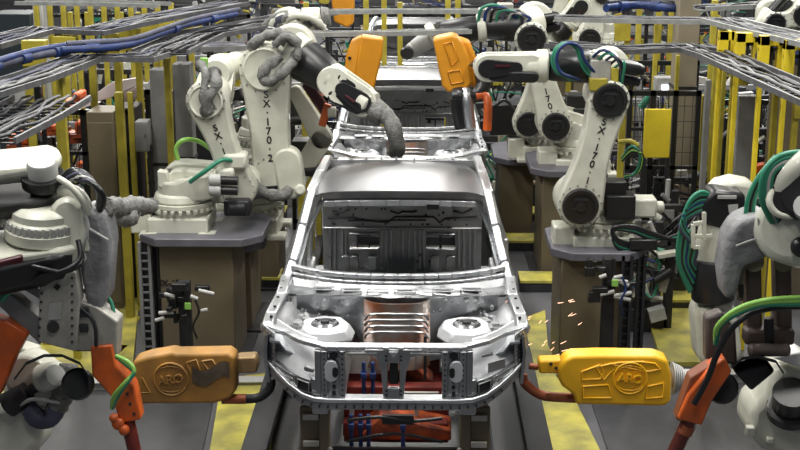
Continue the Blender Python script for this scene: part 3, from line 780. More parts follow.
mb = MB()
for k, yy in enumerate((180, 190)): mb.ring(pa(209, yy, -.29), pa(221, yy, -.29), [(0, .040), (.1, .052), (.9, .052), (1, .046)], 16)
mb.build('motor_cap', 'lgrey', RA)
MB().box(pa(172, 178, .1), (.10, .2, .16)).box(pa(183, 180, .1), (.12, .2, .20)).build('control_box', 'black', RA, .01)
mb = MB().prism([pa(157, 171, -.1), pa(166, 172, -.1), pa(172, 186, -.1), pa(168, 192, -.1), pa(158, 186, -.1)], (0, .1, 0)); mb.build('lifting_lug', 'white', RA, .01)
sub_hose(RA, [pa(138, 203, -.1), pa(152, 203, -.1), pa(168, 207, -.1)], .045, 'wrap', .15, 'wrapped_cable')
YB = 11.75
pb = lambda x, y, d=0: W(x, y, YB+d)
RB = robot('white robot at left with upright arm, black forearm reaching down to the front car roof', W(250, 232, 12.15), pb(274, 170), pb(267, 66),
      [(pb(290, 52, 0), .20, 'white', 'arm'), (pb(304, 60, -.05), .19, 'black', 'sleeve'), (pb(330, 78, -.2), .15, 'white', 'fork'), (pb(362, 100, -.4), .115, 'white', 'ring'), (pb(372, 107, -.45), .10, 'wrap', 'wrist'), (pb(384, 116, -.5), .09, 'wrap', 'wrist')], 1.12, text='SX·170·2', r2=.15, r3=.20, discs=False, textpos=.46, waist=.02)
MB().link(pb(296, 92, .35), .06, pb(322, 138, .35), .10, (0, -1, 0), .12).link(pb(322, 138, .35), .10, pb(296, 180, .35), .09, (0, -1, 0), .12).build('parallel_link', 'white', RB, .01)
MB().link(pb(288, 160, -.12), .12, pb(292, 184, -.12), .12, (0, -1, 0), .2).cyl(pb(300, 190, -.2), pb(300, 190, -.3), .05).build('counterweight', 'white', RB, .02)
sub_hose(RB, [pb(300, 45, -.1), pb(292, 62, -.3), pb(280, 75, -.36), pb(268, 82, -.36), pb(262, 76, -.34), pb(268, 66, -.34), pb(280, 56, -.3)], .045, 'wrap', .22, 'wrapped_cable')
sub_hose(RB, [pb(248, 58, -.1), pb(256, 42, -.2), pb(272, 34, -.2), pb(288, 36, -.2), pb(302, 50, -.1)], .05, 'wrap', .22, 'wrapped_cable')
sub_hose(RB, [pb(275, 45, -.25), pb(287, 36, -.3), pb(298, 46, -.3), pb(296, 60, -.3)], .035, 'wrap', .2, 'wrapped_cable')
MB().bar(pb(306, 82, .1), pb(326, 112, .1), .08, .10).build('lower_strut', 'maroon', RB, .02)
MB().bar(pb(328, 104, .05), pb(322, 126, .05), .06, .07).build('orange_bracket', 'orange', RB, .01)
MB().cyl(pb(328, 112, .05), pb(336, 112, .05), .05).build('strut_joint', 'white', RB, .0)
sub_hose(RB, [pb(300, 50, 0), pb(318, 58, 0), pb(338, 70, -.1), pb(352, 84, -.2)], .05, 'black', .2)
sub_hose(RB, [pb(240, 170, -.3), pb(250, 182, -.4), pb(262, 192, -.4), pb(282, 196, -.35), pb(290, 188, -.3)], .05, 'wrap', .2, 'wrapped_cable')
sub_hose(RB, [pb(236, 160, -.3), pb(246, 176, -.4), pb(258, 190, -.42), pb(250, 196, -.3)], .045, 'wrap', .2, 'wrapped_cable')
sub_hose(RB, [pb(381, 112, -.5), pb(389, 119, -.52), pb(394, 130, -.55), pb(397, 146, -.5), pb(396, 152, -.35)], .075, 'wrap', .06, 'wrapped_tool_sleeve')
# robot behind B (upper)
YD = 14.2
pd_ = lambda x, y, d=0: W(x, y, YD+d)
RD = robot('white robot behind the large left robot, only its elbow and hoses showing above', W(262, 160, 14.5), pd_(270, 118), pd_(278, 40),
      [(pd_(286, 28), .18, 'white', 'arm'), (pd_(304, 22), .15, 'white', 'arm'), (pd_(322, 18), .12, 'wrap', 'wrist'), (pd_(330, 17), .1, 'wrap', 'wrist')], 1.05, r2=.17, r3=.16, discs=False)
for k in range(5): sub_hose(RD, [pd_(262+4*k, 44, -.3), pd_(268+5*k, 22-k, -.35), pd_(290+5*k, 14+k, -.3), pd_(312+3*k, 24+k, -.2)], .04, ['wrap', 'white', 'bgrey', 'wrap', 'white'][k], .2)
MB().prism([pd_(308, 32, -.2), pd_(317, 18, -.2), pd_(328, 30, -.2), pd_(312, 34, -.2)], (0, .03, 0)).build('white_guard', 'paper', RD)

# --- far robots
def far_robot(label, J2p, J3p, base, tip, Y, s=1.0):
    bb = W(base[0], base[1], Y+.1)
    pp = thing('robot_pedestal', (bb.x, bb.y, 0), 'plain taupe pedestal under the '+label.split(',')[0], 'pedestal')
    MB().b2((bb.x-.3, bb.y-.3, 0), (bb.x+.3, bb.y+.3, bb.z-.05)).build('column', 'olive', pp); MB().b2((bb.x-.4, bb.y-.4, bb.z-.05), (bb.x+.4, bb.y+.4, bb.z)).build('top_plate', 'plate', pp)
    q = lambda x, y, d=0: W(x, y, Y+d)
    return robot(label, W(base[0], base[1], Y+.1), q(*J2p), q(*J3p), [(q(J3p[0]+2, J3p[1]-8), .16*s, 'white', 'arm'), (q(*[(J3p[i]+tip[i])/2 for i in (0, 1)]), .13*s, 'black', 'sleeve'), (q(*tip), .1*s, 'black', 'sleeve')], s, r2=.17, r3=.15)
far_robot('white robot far back at right, pale arm rising past the cable tray', (588, 38), (602, -8), (600, 60), (640, -14), 17.5, 1.05)
far_robot('white robot far back left of the tall pale arm, behind the nearer pair', (556, 30), (566, -14), (552, 52), (530, -18), 19.0, 1.0)
far_robot('white robot in the top right corner above the yellow frames', (800, 14), (772, 22), (812, 40), (750, 36), 13.0, .75)

# ================================================================== WELD GUN COVERS
def gun_cover(label, outline, Y, th, m, logo=None, embs=(), name='weld_gun_cover', topk=None, spout=None, pipe=None, pipem='copper'):
    ym = sum(p[1] for p in outline)/len(outline); P = [W(x, ym+(y-ym)*(.87 if th < .2 else 1)+(3 if th < .2 else 0), Y) for x, y in outline]
    c = sum(P, V())/len(P)
    r = thing(name, (c.x, Y+th/2, min(p.z for p in P)), label, 'welding gun cover')
    sh = MB().prism(P, (0, th, 0)).build('cover_shell', m, r, .022)
    for n_ in sh.modifiers: n_.segments = 4
    if embs:
        mb = MB()
        for e in embs: mb.tube([W(x, ym+(y-ym)*(.82 if th < .2 else 1)+(4 if th < .2 else 0), Y-.002) for x, y in e+[e[0]]], .008, 6, 0)
        mb.build('raised_panel_line', m, sh, smooth=60)
    if logo:
        cx, cy, rad, tilt = logo; o = W(cx, cy, Y)
        k = rad/(FPX/((o-CAM).dot(fw)))
        mb = MB()
        for rr in (k, k*.78):
            if rr == k: mb.tube([o+V((math.cos(a)*rr, -.004, math.sin(a)*rr)) for a in [2*math.pi*i/32 for i in range(33)]], .009, 6, 0)
        for sg in (-1, 1):
            mb.tube([o+V((math.cos(a)*k*.8, -.004, sg*(k*.35+math.sin(a)*k*.45))) for a in [math.pi*(.08+.84*i/12) for i in range(13)]], .007, 6, 0)
        mb.build('logo_ring', m, sh, smooth=60)
        text_mb('ARO', k*.72, o+V((0, -.008, 0)), (math.cos(tilt), 0, math.sin(tilt)), (-math.sin(tilt), 0, math.cos(tilt)), .03).build('logo_letters', m, sh)
    return r, sh
gr, gs = gun_cover('bright yellow weld gun cover with round raised logo, right of the front car body',
    [(559, 366), (565, 354), (573, 350), (600, 349), (656, 350), (668, 355), (672, 372), (671, 403), (664, 408), (576, 406), (573, 394), (562, 385), (559, 378)], 8.35, .17, 'ycover', logo=(630, 378, 16.5, -.10),
    embs=[[(582, 366), (600, 358), (604, 366), (600, 375), (582, 376)], [(583, 384), (608, 382), (612, 398), (583, 398)], [(610, 357), (620, 355), (640, 354), (655, 356), (660, 363), (648, 366)], [(648, 384), (663, 380), (663, 397), (645, 399)], [(596, 361), (612, 356), (616, 360), (604, 376)]])
mb = MB().prism([W(539, 361, 8.45), W(562, 360, 8.45), W(562, 374, 8.45), W(539, 374, 8.45)], (0, .12, 0)); mb.build('spout', 'ycover', gr, .015)
MB().cyl(W(551, 364, 8.44), W(551, 364, 8.46), .012).cyl(W(556, 368, 8.44), W(556, 368, 8.46), .01).build('spout_hole', 'black', gr)
MB().tube([W(524, 382, 8.5), W(531, 389, 8.5), W(545, 396, 8.5), W(576, 398, 8.5)], .034, 12).build('electrode_arm', 'copper', gr, smooth=60)
MB().cyl(W(538, 367, 8.5), W(529, 366, 8.5), .022).cyl(W(523, 383, 8.5), W(525, 374, 8.5), .02).build('electrode_tip', 'copper', gr)
mb = MB()
for k in range(5): mb.cyl(W(672+k*2.2, 378, 8.5), W(673.4+k*2.2, 378, 8.5), .11-.008*k)
mb.cyl(W(671, 378, 8.5), W(690, 378, 8.5), .06); mb.build('coupling', 'lgrey', gr)
gl, gs2 = gun_cover('worn brown weld gun cover with sooty round logo, left of the front car body',
    [(129, 366), (134, 356), (148, 351), (172, 346), (176, 348), (228, 347), (235, 352), (236, 390), (230, 400), (214, 405), (136, 406), (129, 400)], 8.35, .17, 'bcover', logo=(171, 379, 17, .12),
    embs=[[(186, 356), (196, 352), (202, 372), (196, 380)], [(202, 354), (212, 352), (218, 362), (208, 364)], [(142, 374), (150, 392), (140, 392)]])
mb = MB().sheet([[W(192+3.4*i, 366+2.2*j+5*math.sin(i*.5), 8.335-.0005*j) for i in range(12)] for j in range(8)]); mb.build('soot_patch', 'soot', gs2)
MB().prism([W(236, 358, 8.45), W(255, 357, 8.45), W(258, 362, 8.45), (W(257, 373, 8.45)), W(236, 374, 8.45)], (0, .12, 0)).build('spout', mat('worn_spout', (.45, .30, .14), .45, .3, var=.3), gl, .012)
MB().tube([W(222, 399, 8.45), W(246, 399, 8.45), W(260, 397, 8.45), W(270, 388, 8.45), W(271, 378, 8.45)], .032, 12).build('electrode_arm', 'dmetal', gl, smooth=60)
MB().tube([W(222, 399, 8.42), W(246, 399, 8.42)], .034, 12).build('arm_root', 'copper', gl)
# upper pair
g3, s3 = gun_cover('amber weld gun cover hanging tilted above the second car body, on the left', [(361, 36), (383, 39), (382, 56), (374, 90), (371, 93), (354, 86), (357, 60)], 12.6, .22, 'ocover', name='weld_gun_cover')
MB().prism([W(361, 36, 12.6), W(357, 60, 12.6), W(354, 86, 12.6), W(344, 76, 12.85), W(346, 56, 12.85), (W(351, 41, 12.85))], (0, .2, 0)).build('cover_side', 'ocover', g3, .02)
MB().b2(W(348, 57, 12.75), W(353, 59, 12.8)).build('cover_slot', 'black', g3)
g4, s4 = gun_cover('amber weld gun cover hanging above the second car body, on the right', [(433, 40), (438, 38), (452, 35), (458, 37), (464, 45), (470, 60), (472, 84), (467, 90), (448, 93), (442, 86)], 11.1, .25, 'ocover',
    embs=[[(444, 44), (452, 42), (458, 60), (452, 66)], [(448, 72), (460, 70), (463, 82), (452, 84)]])
MB().prism([W(459, 38, 11.2), W(470, 42, 11.2), W(481, 70, 11.2), W(480, 86, 11.2), (W(472, 90, 11.2))], (0, .2, 0)).build('cover_side', 'ocover', g4, .02)
MB().tube([W(476, 60, 11.05), W(484, 74, 11.05), W(480, 92, 11.0), W(468, 96, 11.0), W(452, 97, 11.0)], .07, 12, 4, .15).build('tool_arm', 'black', g4)
MB().tube([W(466, 92, 11.0), W(467, 100, 10.95), W(470, 128, 10.95)], .05, 12).build('tool_shank', 'bright', g4)
MB().tube([W(455, 98, 10.95), W(457, 112, 10.95), W(461, 128, 10.95)], .05, 12).build('tool_post', 'black', g4)
MB().tube([W(476, 96, 10.95), W(486, 96, 10.95), W(488, 108, 10.9), W(487, 130, 10.9)], .035, 10).build('orange_bracket', 'orange', g4, .0)
MB().bar(W(365, 88, 12.7), W(371, 104, 11.5), .06, .06).build('mount_arm', 'black', g3)
MB().bar(W(132, 385, 8.45), W(110, 372, 7.72), .07, .07).build('mount_arm', 'dmetal', gl)
MB().bar(W(690, 380, 8.5), W(712, 378, 7.75), .07, .07).build('mount_arm', 'lgrey', gr)
g5, s5 = gun_cover('amber weld gun cover farthest back at top centre, above the light crossbar', [(331, -6), (354, -4), (353, 24), (347, 28), (334, 22)], 15.5, .25, 'ocover')

# ================================================================== FOREGROUND LEFT CLUSTER
YL = 7.7
pl = lambda x, y, d=0: W(x, y, YL+d)
L = thing('industrial_robot', pl(-30, 400, .3), 'white and black robot wrist at the left edge holding a grey and orange weld gun', 'industrial robot')
nAx = V((.06, -.12, 1)).normalized(); uAx = V((.05, -.30, .95)).normalized()
MB().link(pl(-60, 176, .15), .15, pl(38, 160, .15), .14, uAx, .09).build('upper_arm', 'white', L, .035)
q_ = pl(42, 166, .05)
MB().ring(q_-uAx*.14, q_-uAx*.06, [(0, .10), (.2, .13), (1, .13)], 28).build('arm_recess', 'black', L)
MB().ring(q_-uAx*.15, q_+uAx*.03, [(0, .09), (.9, .09), (1, .08), (1, .05)], 20).build('joint_hub', 'lgrey', L)
MB().cyl(q_-uAx*.28, q_-uAx*.13, .085).build('hub_neck', 'black', L)
MB().link(pl(-40, 205, .12), .21, pl(28, 196, .12), .20, nAx, .09).build('elbow_shroud', 'rubber', L, .03)
c = pl(46, 222, .05)
hub = MB().ring(c-nAx*.09, c+nAx*.12, [(0, .22), (.05, .245), (.35, .245), (.4, .225), (.62, .225), (.66, .205), (.85, .20), (1, .16), (1, .05), (.95, .04)], 44).build('joint_housing', 'white', L)
mb = MB(); e = V((1, 0, 0)); e = (e-nAx*e.dot(nAx)).normalized(); g = nAx.cross(e)
for k in range(34):
    a = 2*math.pi*k/34; p = c+nAx*.01+(e*math.cos(a)+g*math.sin(a))*.225; mb.box(p, (.024, .030, .055), Matrix.Rotation(a, 3, nAx))
mb.build('ring_bolt', 'lgrey', hub, .004)
MB().link(pl(50, 240, .03), .235, pl(-80, 262, -.1), .24, nAx, .07).build('forearm_shell', 'white', L, .025)
MB().link(pl(44, 256, -.02), .215, pl(-80, 286, -.2), .20, nAx, .17).build('forearm_cover', 'black', L, .03)
MB().link(pl(20, 262, -.22), .02, pl(-60, 284, -.4), .02, nAx, .05, .02).build('cover_stripe', 'maroon', L, .01)
MB().tube([pl(62, 190, .05), pl(78, 196, .0), pl(86, 214, -.04), pl(86, 236, -.06), pl(76, 254, -.06)], .05, 12).build('housing_rim', 'white', L, smooth=60)
MB().link(pl(70, 215, -.02), .11, pl(78, 250, -.02), .10, (0, -1, .3), .16).build('side_shell', 'white', L, .04)
mb = MB().prism([pl(80, 208, -.1), pl(104, 212, -.1), (pl(110, 245, -.1)), (pl(106, 300, -.1)), pl(94, 322, -.1), pl(84, 300, -.1), pl(76, 250, -.1)], (0, .28, 0))
for n_ in [mb.build('cloth_cover', 'shroud', L, .05)]: n_.modifiers[0].segments = 4
mb = MB().tube([pl(82, 206, -.13), pl(88, 228, -.14), pl(80, 250, -.14)], .012).tube([pl(88, 228, -.14), pl(108, 240, -.14)], .008); mb.build('cover_seam', 'lgrey', L)
for k in range(8):
    sub_hose(L, [pl(58+2*k, 184-k, .0), pl(72+3*k, 170+2*k, -.02*k), pl(90+2*k, 178+3*k, -.02*k), pl(102-k, 204+2*k, 0), pl(96-k, 222, .05)], .018, ['black', 'black', 'bgrey', 'black', 'lgrey', 'black', 'bgrey', 'black'][k])
sub_hose(L, [pl(58, 178, -.12), pl(70, 186, -.16), pl(82, 200, -.16), pl(88, 214, -.12)], .020, 'white')
sub_hose(L, [pl(104, 206, 0), pl(116, 208, .3), pl(132, 206, .8), pl(150, 207, 1.4)], .06, 'wrap', .2, 'wrapped_cable')
sub_hose(L, [pl(100, 216, 0), pl(114, 218, .3), pl(128, 218, .6), pl(134, 212, .9)], .05, 'wrap', .25, 'wrapped_cable')
# gun body of the left gun
G = thing('weld_gun', pl(80, 330), 'grey plated weld gun with orange arms and green hoses, held by the left edge robot', 'weld gun')
body = MB().prism([pl(40, 262, -.15), pl(76, 272, -.15), pl(80, 298, -.15), (pl(76, 352, -.15)), pl(38, 342, -.15)], (0, .10, 0)).build('gun_plate', 'alum', G, .008)
mb = MB()
for k in range(9):
    t = k/8; mb.cyl(pl(43-.5*k, 268+8.5*k, -.16), pl(43-.5*k, 268+8.5*k, -.14), .008, n=8); mb.cyl(pl(72-.0*k, 278+8*k, -.16), pl(72, 278+8*k, -.14), .008, n=8)
mb.cyl(pl(53, 327, -.17), pl(53, 327, -.13), .036, n=20).box(pl(57, 287, -.155), (.03, .01, .03), Matrix.Rotation(.8, 3, 'Y')); mb.build('plate_bolt', 'black', body)
mb = MB().prism([pl(49, 303, -.16), pl(62, 302, -.16), pl(61, 319, -.16), pl(48, 320, -.16)], (0, .008, 0)); mb.build('rating_label', 'lgrey', body)
mb = MB().prism([pl(76, 300, -.1), pl(96, 306, -.1), pl(118, 322, -.1), pl(116, 360, -.1), (pl(92, 352, -.1)), pl(74, 352, -.1)], (0, .16, 0)); mb.build('transformer_case', 'alum', G, .012)
mb = MB().box(pl(84, 312, -.11), (.06, .03, .06)).box(pl(84, 328, -.11), (.05, .03, .05)).cyl(pl(80, 308, -.12), pl(80, 308, -.1), .02).tube([pl(76, 304, -.12), pl(94, 322, -.12), pl(96, 346, -.12)], .012); mb.build('case_fitting', 'dmetal', G, .004)
mb = MB().prism([pl(-8, 288, -.05), pl(14, 296, -.05), pl(44, 322, -.05), pl(40, 345, -.05), (pl(-8, 300, -.05))], (0, .12, 0)).prism([pl(14, 274, 0), pl(40, 290, 0), pl(40, 300, 0), pl(10, 282, 0)], (0, .1, 0)); mb.build('side_bracket', 'grey', G, .01)
oa = MB().prism([pl(90, 347, -.12), pl(112, 345, -.12), pl(116, 366, -.12), (pl(134, 386, -.12)), pl(141, 420, -.12), pl(120, 424, -.12), pl(112, 398, -.12), pl(92, 376, -.12)], (0, .12, 0)).build('electrode_holder', 'orange', G, .012)
MB().prism([pl(91, 310, -.08), pl(116, 320, -.08), pl(114, 350, -.08), pl(90, 350, -.08)], (0, .1, 0)).build('holder_neck', 'alum', G, .01)
mb = MB()
for x, y in ((130, 404), (134, 414), (127, 394)): mb.cyl(pl(x, y, -.13), pl(x, y, -.11), .01, n=8)
mb.build('holder_bolt', 'black', oa)
mb = MB().ball(pl(118, 424, -.14), .04, (1, .6, 1)).ball(pl(124, 430, -.14), .035).ball(pl(114, 418, -.14), .03); mb.build('spatter_lump', 'orange', oa)
MB().cyl(pl(127, 418, -.06), pl(138, 466, -.06), .045, .04).build('electrode_shank', 'red', G)
MB().prism([pl(-10, 318, -.1), pl(8, 322, -.1), pl(28, 334, -.1), (pl(14, 360, -.1)), pl(-2, 398, -.1), pl(-14, 400, -.1)], (0, .12, 0)).build('rear_electrode_arm', 'orange', G, .012)
MB().prism([pl(12, 262, .1), pl(38, 268, .1), pl(40, 292, .1), (pl(26, 288, .1))], (0, .1, 0)).build('orange_guard', 'orange', G, .01)
for k, m_ in enumerate(('lime', 'lime', 'green')):
    sub_hose(G, [pl(116, 356, -.16), pl(128, 362+2*k, -.2), pl(134, 372, -.22), pl(124+k, 384, -.24), pl(114+k*2, 396, -.22), pl(112, 408, -.18)], .014, m_)
sub_hose(G, [pl(98, 292, .0), pl(110, 300, .02), pl(114, 318, -.02), pl(110, 332, -.06)], .012, 'green')
sub_hose(G, [pl(2, 300, -.2), pl(14, 286, -.22), pl(28, 278, -.2), pl(44, 276, -.15)], .02, 'green')
sub_hose(G, [pl(28, 284, -.2), pl(42, 276, -.25), pl(66, 270, -.25), pl(80, 258, -.2), pl(78, 240, -.15)], .016, 'black')
sub_hose(G, [pl(14, 262, -.2), pl(40, 268, -.25), pl(62, 272, -.25), pl(80, 264, -.2), pl(80, 250, -.1), pl(66, 244, 0)], .016, 'black')
mb = MB()  # black curved shield
arc = [(14+0, 378), (26, 362), (44, 354), (62, 354), (80, 362), (88, 374), (88, 392)]
mb.sheet([[pl(x, y, -.2+.3*j/3) for x, y in arc] for j in range(4)], (0, 0, -.02)); mb.build('rubber_shield', 'rubber', G)
MB().ring(pl(78, 384, -.1), pl(78, 384, .12), [(0, .085), (.1, .10), (1, .10)], 24).build('round_cylinder', 'black', G)
# lower-left robot
LL = thing('industrial_robot', pl(-20, 460, .3), 'white robot arm in the bottom left corner with black motor and wrapped cable', 'industrial robot')
YQ = 8.1
pq = lambda x, y, d=0: W(x, y, YQ+d)
MB().link(pq(-30, 460), .28, pq(22, 425), .18, (0, -1, .2), .35).build('arm_casting', 'white', LL, .05)
MB().link(pq(30, 372), .14, pq(48, 385), .13, (0, -1, .2), .3).cyl(pq(40, 380, -.15), pq(62, 372, -.2), .10, .08).build('wrist_casting', 'white', LL, .03)
MB().prism([pq(14, 345, .2), pq(36, 352, .2), pq(30, 420, .2), (pq(0, 425, .2)), pq(4, 380, .2)], (0, .15, 0)).build('pale_bracket', 'white', LL, .02)
MB().cyl(pq(8, 405, -.2), pq(28, 392, -.2), .085, .07).cyl(pq(26, 393, -.2), pq(50, 378, -.2), .035).build('motor', 'rubber', LL)
MB().cyl(pq(40, 383, -.2), pq(58, 372, -.2), .05).ring(pq(48, 380, -.25), pq(56, 375, -.3), [(0, .07), (1, .07), (1, .04)], 16).build('motor_coupling', 'lgrey', LL)
sub_hose(LL, [pq(68, 364, -.15), pq(66, 384, -.2), pq(60, 402, -.2), pq(54, 412, -.2)], .065, 'wrap', .12, 'wrapped_cable')
sub_hose(LL, [pq(28, 408, -.2), pq(40, 420, -.22), pq(52, 418, -.22), pq(56, 404, -.2)], .06, 'bgrey', .12)
sub_hose(LL, [pq(18, 406, -.25), pq(34, 399, -.28), pq(60, 403, -.28)], .012, 'lgrey')
MB().prism([pq(17, 378, -.02), pq(21, 372, -.02), pq(24, 379, -.02)], (0, .01, 0)).build('warning_sticker', 'yellow', LL)

# ================================================================== FOREGROUND RIGHT CLUSTER
YR = 7.7
pr = lambda x, y, d=0: W(x, y, YR+d)
Rr = thing('industrial_robot', pr(830, 420, .3), 'large white and black robot joint filling the right edge, grey cloth cover over its wrist', 'industrial robot')
MB().link(pr(790, 228, 0), .21, pr(850, 190, .0), .24, (-.25, -.9, .2), .3).build('joint_housing', 'white', Rr, .05)
MB().link(pr(800, 196, -.05), .14, pr(840, 170, -.05), .2, (-.25, -.9, .2), .36).build('joint_recess', 'black', Rr, .04)
MB().link(pr(800, 246, -.10), .06, pr(850, 240, -.10), .09, (-.2, -.9, .2), .34).build('joint_slot', 'black', Rr, .03)
MB().ball(pr(806, 226, .02), .27, (1, .8, .95), 28).build('housing_shell', 'white', Rr, smooth=60)
MB().link(pr(786, 196, -.12), .12, pr(840, 176, -.12), .16, (-.25, -.9, .2), .16).build('housing_recess', 'black', Rr, .03)
MB().tube([pr(775, 186, -.14), pr(769, 200, -.18), pr(776, 213, -.2), pr(792, 216, -.2), pr(815, 212, -.2)], .02, 10).build('recess_rim', 'white', Rr, smooth=60)
MB().tube([pr(776, 196, -.1), pr(784, 178, -.12), pr(800, 164, -.12), pr(820, 156, -.12)], .075, 12).build('upper_shell', 'white', Rr, smooth=60)
MB().cyl(pr(806, 210, -.2), pr(806, 206, -.3), .07).build('hub', 'lgrey', Rr)
mb = MB().prism([pr(752, 216, -.05), pr(770, 214, -.05), pr(782, 250, -.05), (pr(760, 262, -.05)), pr(744, 268, -.05), pr(738, 296, -.05), pr(726, 302, -.05), pr(722, 270, -.05), pr(728, 238, -.05), pr(738, 222, -.05)], (0, .26, 0))
o = mb.build('cloth_cover', 'shroud', Rr, .05); o.modifiers[0].segments = 4
mb = MB().tube([pr(736, 246, -.07), pr(752, 240, -.08), pr(770, 236, -.08)], .006).tube([pr(758, 218, -.08), pr(760, 236, -.08), pr(768, 256, -.08)], .006); mb.build('cover_seam', 'lgrey', Rr)
mb = MB()
for x in (754, 784): mb.prism([pr(x-8, 262, .1), pr(x+8, 262, .1), (pr(x+9, 340, .1)), pr(x-6, 340, .1)], (0, .15, 0))
mb.box(pr(768, 335, .1), (.3, .12, .1)); mb.build('fork_leg', mat('brown_fork', (.10, .07, .06), .5, var=.3), Rr, .02)
MB().cyl(pr(754, 262, .05), pr(754, 262, .2), .06).cyl(pr(784, 262, .05), pr(784, 262, .2), .06).tube([pr(740, 300, .1), pr(744, 262, .1), pr(756, 252, .1)], .02).build('fork_cap', 'taupe', Rr)
MB().cyl(pr(769, 318, .05), pr(769, 345, .05), .03).cyl(pr(741, 285, 0), pr(741, 297, 0), .015).build('fitting', 'black', Rr)
for k, m_ in enumerate(('green', 'green', 'lgrey', 'green', 'black')):
    sub_hose(Rr, [pr(772+2*k, 222, -.1), pr(762+3*k, 200, -.14), pr(764+3*k, 174, -.15), pr(780+2*k, 156+3*k, -.14), pr(806, 152+4*k, -.1)], .018, m_)
for k in range(3): sub_hose(Rr, [pr(752-3*k, 222, .05), pr(754-3*k, 200, .05), pr(762-2*k, 178, .05), pr(776, 160-2*k, .05)], .016, ['green', 'black', 'green'][k])
mb = MB().ring(pr(790, 186, .0), pr(790, 182, -.1), [(0, .08), (1, .08), (1, .04)], 18); mb.build('cable_gland', 'lgrey', Rr)
# robot behind it
YM = 9.3
pm = lambda x, y, d=0: W(x, y, YM+d)
RM = thing('industrial_robot', pm(716, 360, .2), 'white robot with black motor and hanging green hoses, just left of the right edge joint', 'industrial robot')
MB().link(pm(716, 345, .1), .16, pm(712, 312, .1), .15, (0, -1, .1), .3).build('wrist_casting', 'white', RM, .04)
MB().ring(pm(713, 300), pm(713, 258), [(0, .14), (.05, .155), (.95, .15), (1, .14)], 28).build('forearm_sleeve', 'black', RM)
MB().ring(pm(713, 262, .02), pm(714, 222, .02), [(0, .13), (.4, .135), (1, .10)], 24).build('forearm', 'white', RM)
MB().prism([pm(708, 196, .1), pm(720, 184, .1), (pm(735, 180, .1)), pm(757, 184, .1), pm(756, 220, .1), pm(740, 226, .1), pm(716, 224, .1)], (0, .25, 0)).build('elbow_housing', 'white', RM, .04)
MB().prism([pm(698, 206, -.1), pm(714, 190, -.1), (pm(746, 194, -.1)), pm(746, 216, -.1), pm(730, 232, -.1), pm(702, 224, -.1)], (0, .25, 0)).build('drive_motor', 'black', RM, .03)
mb = MB().prism([pm(728, 205, -.11), pm(738, 204, -.11), pm(738, 213, -.11), pm(729, 213, -.11)], (0, .006, 0)).b2(pm(718, 196, -.115), pm(736, 198.5, -.10)); mb.build('rating_label', 'lgrey', RM)
MB().prism([pm(700, 312, -.1), pm(706, 306, -.1), (pm(734, 316, -.1)), pm(728, 345, -.1), pm(712, 372, -.1), pm(708, 350, -.1)], (0, .12, 0)).build('lower_shell', 'white', RM, .03)
MB().link(pm(716, 330, -.14), .05, pm(714, 345, -.14), .05, (0, -1, 0), .08).build('shell_recess', 'black', RM, .01)
mb = MB()
for a, b in (((693, 224), (693, 248)), ((693, 224), (706, 222)), ((693, 236), (712, 236)), ((704, 212), (704, 240)), ((693, 247), (700, 247))): mb.bar(pm(*a, -.12), pm(*b, -.12), .03, .03, (0, 1, 0))
mb.build('white_hose_bracket', 'white', RM, .005)
for k in range(9):
    sub_hose(RM, [pm(712+k, 196+k, -.05), pm(700-k, 192+3*k, -.1), pm(688-k, 204+3*k, -.12), pm(680+2*k, 232+2*k, -.1), pm(678+2*k, 262, -.08), pm(690+k, 292-3*k, -.05)], .015, ['green', 'green', 'black', 'green', 'blue', 'green', 'black', 'green', 'bgrey'][k])
# right weld gun
RG = thing('weld_gun', pr(720, 420), 'orange and brown weld gun slanting down in the bottom right, green hose looping over it', 'weld gun')
MB().prism([pr(712, 366, -.1), pr(725, 358, -.1), (pr(732, 372, -.1)), pr(712, 402, -.1), pr(702, 426, -.1), pr(678, 420, -.1), pr(688, 396, -.1)], (0, .12, 0)).build('electrode_holder', 'orange', RG, .012)
MB().prism([pr(676, 420, -.06), pr(690, 378, -.06), (pr(712, 364, -.06)), pr(700, 392, -.06), pr(690, 424, -.06)], (0, .12, 0)).build('holder_side', mat('orange_brown', (.30, .09, .04), .5, var=.3), RG, .01)
MB().cyl(pr(690, 418, -.04), pr(668, 466, -.04), .045).build('electrode_shank', mat('shank_brown', (.16, .04, .03), .4, .3, var=.3), RG)
MB().cyl(pr(688, 425, -.04), pr(684, 433, -.04), .05).build('brass_collar', 'copper', RG)
mb = MB()
arc = [(732, 366), (742, 357), (758, 355), (776, 360), (784, 372), (782, 392)]
mb.sheet([[pr(x, y, -.15+.3*j/3) for x, y in arc] for j in range(4)], (0, 0, -.02)); mb.build('rubber_shield', 'rubber', RG)
MB().prism([pr(734, 372, .02), (pr(768, 362, .02)), pr(776, 372, .02), pr(752, 392, .02)], (0, .15, 0)).build('dark_bracket', 'dmetal', RG, .02)
MB().ring(pr(722, 388, .05), pr(722, 388, .2), [(0, .09), (.1, .10), (1, .10)], 24).build('round_cylinder', 'black', RG)
MB().prism([pr(706, 318, .1), pr(722, 312, .1), (pr(736, 330, .1)), pr(738, 366, .1), pr(706, 362, .1)], (0, .12, 0)).cyl(pr(748, 350, 0), pr(790, 350, 0), .04).build('gun_body', mat('brown_body', (.13, .10, .09), .5, var=.4), RG, .02)
for k, m_ in enumerate(('lime', 'lime', 'green')):
    sub_hose(RG, [pr(716, 340+k*2, -.15), pr(718+k, 326, -.2), pr(736, 310+2*k, -.24), pr(762, 301+2*k, -.24), pr(800, 298+3*k, -.2), pr(840, 300, -.1)], .017, m_)
sub_hose(RG, [pr(694, 404, -.17), pr(708, 378, -.18), pr(718, 352, -.2), pr(734, 326, -.22), pr(760, 310, -.2), pr(810, 306, -.15)], .02, 'black')
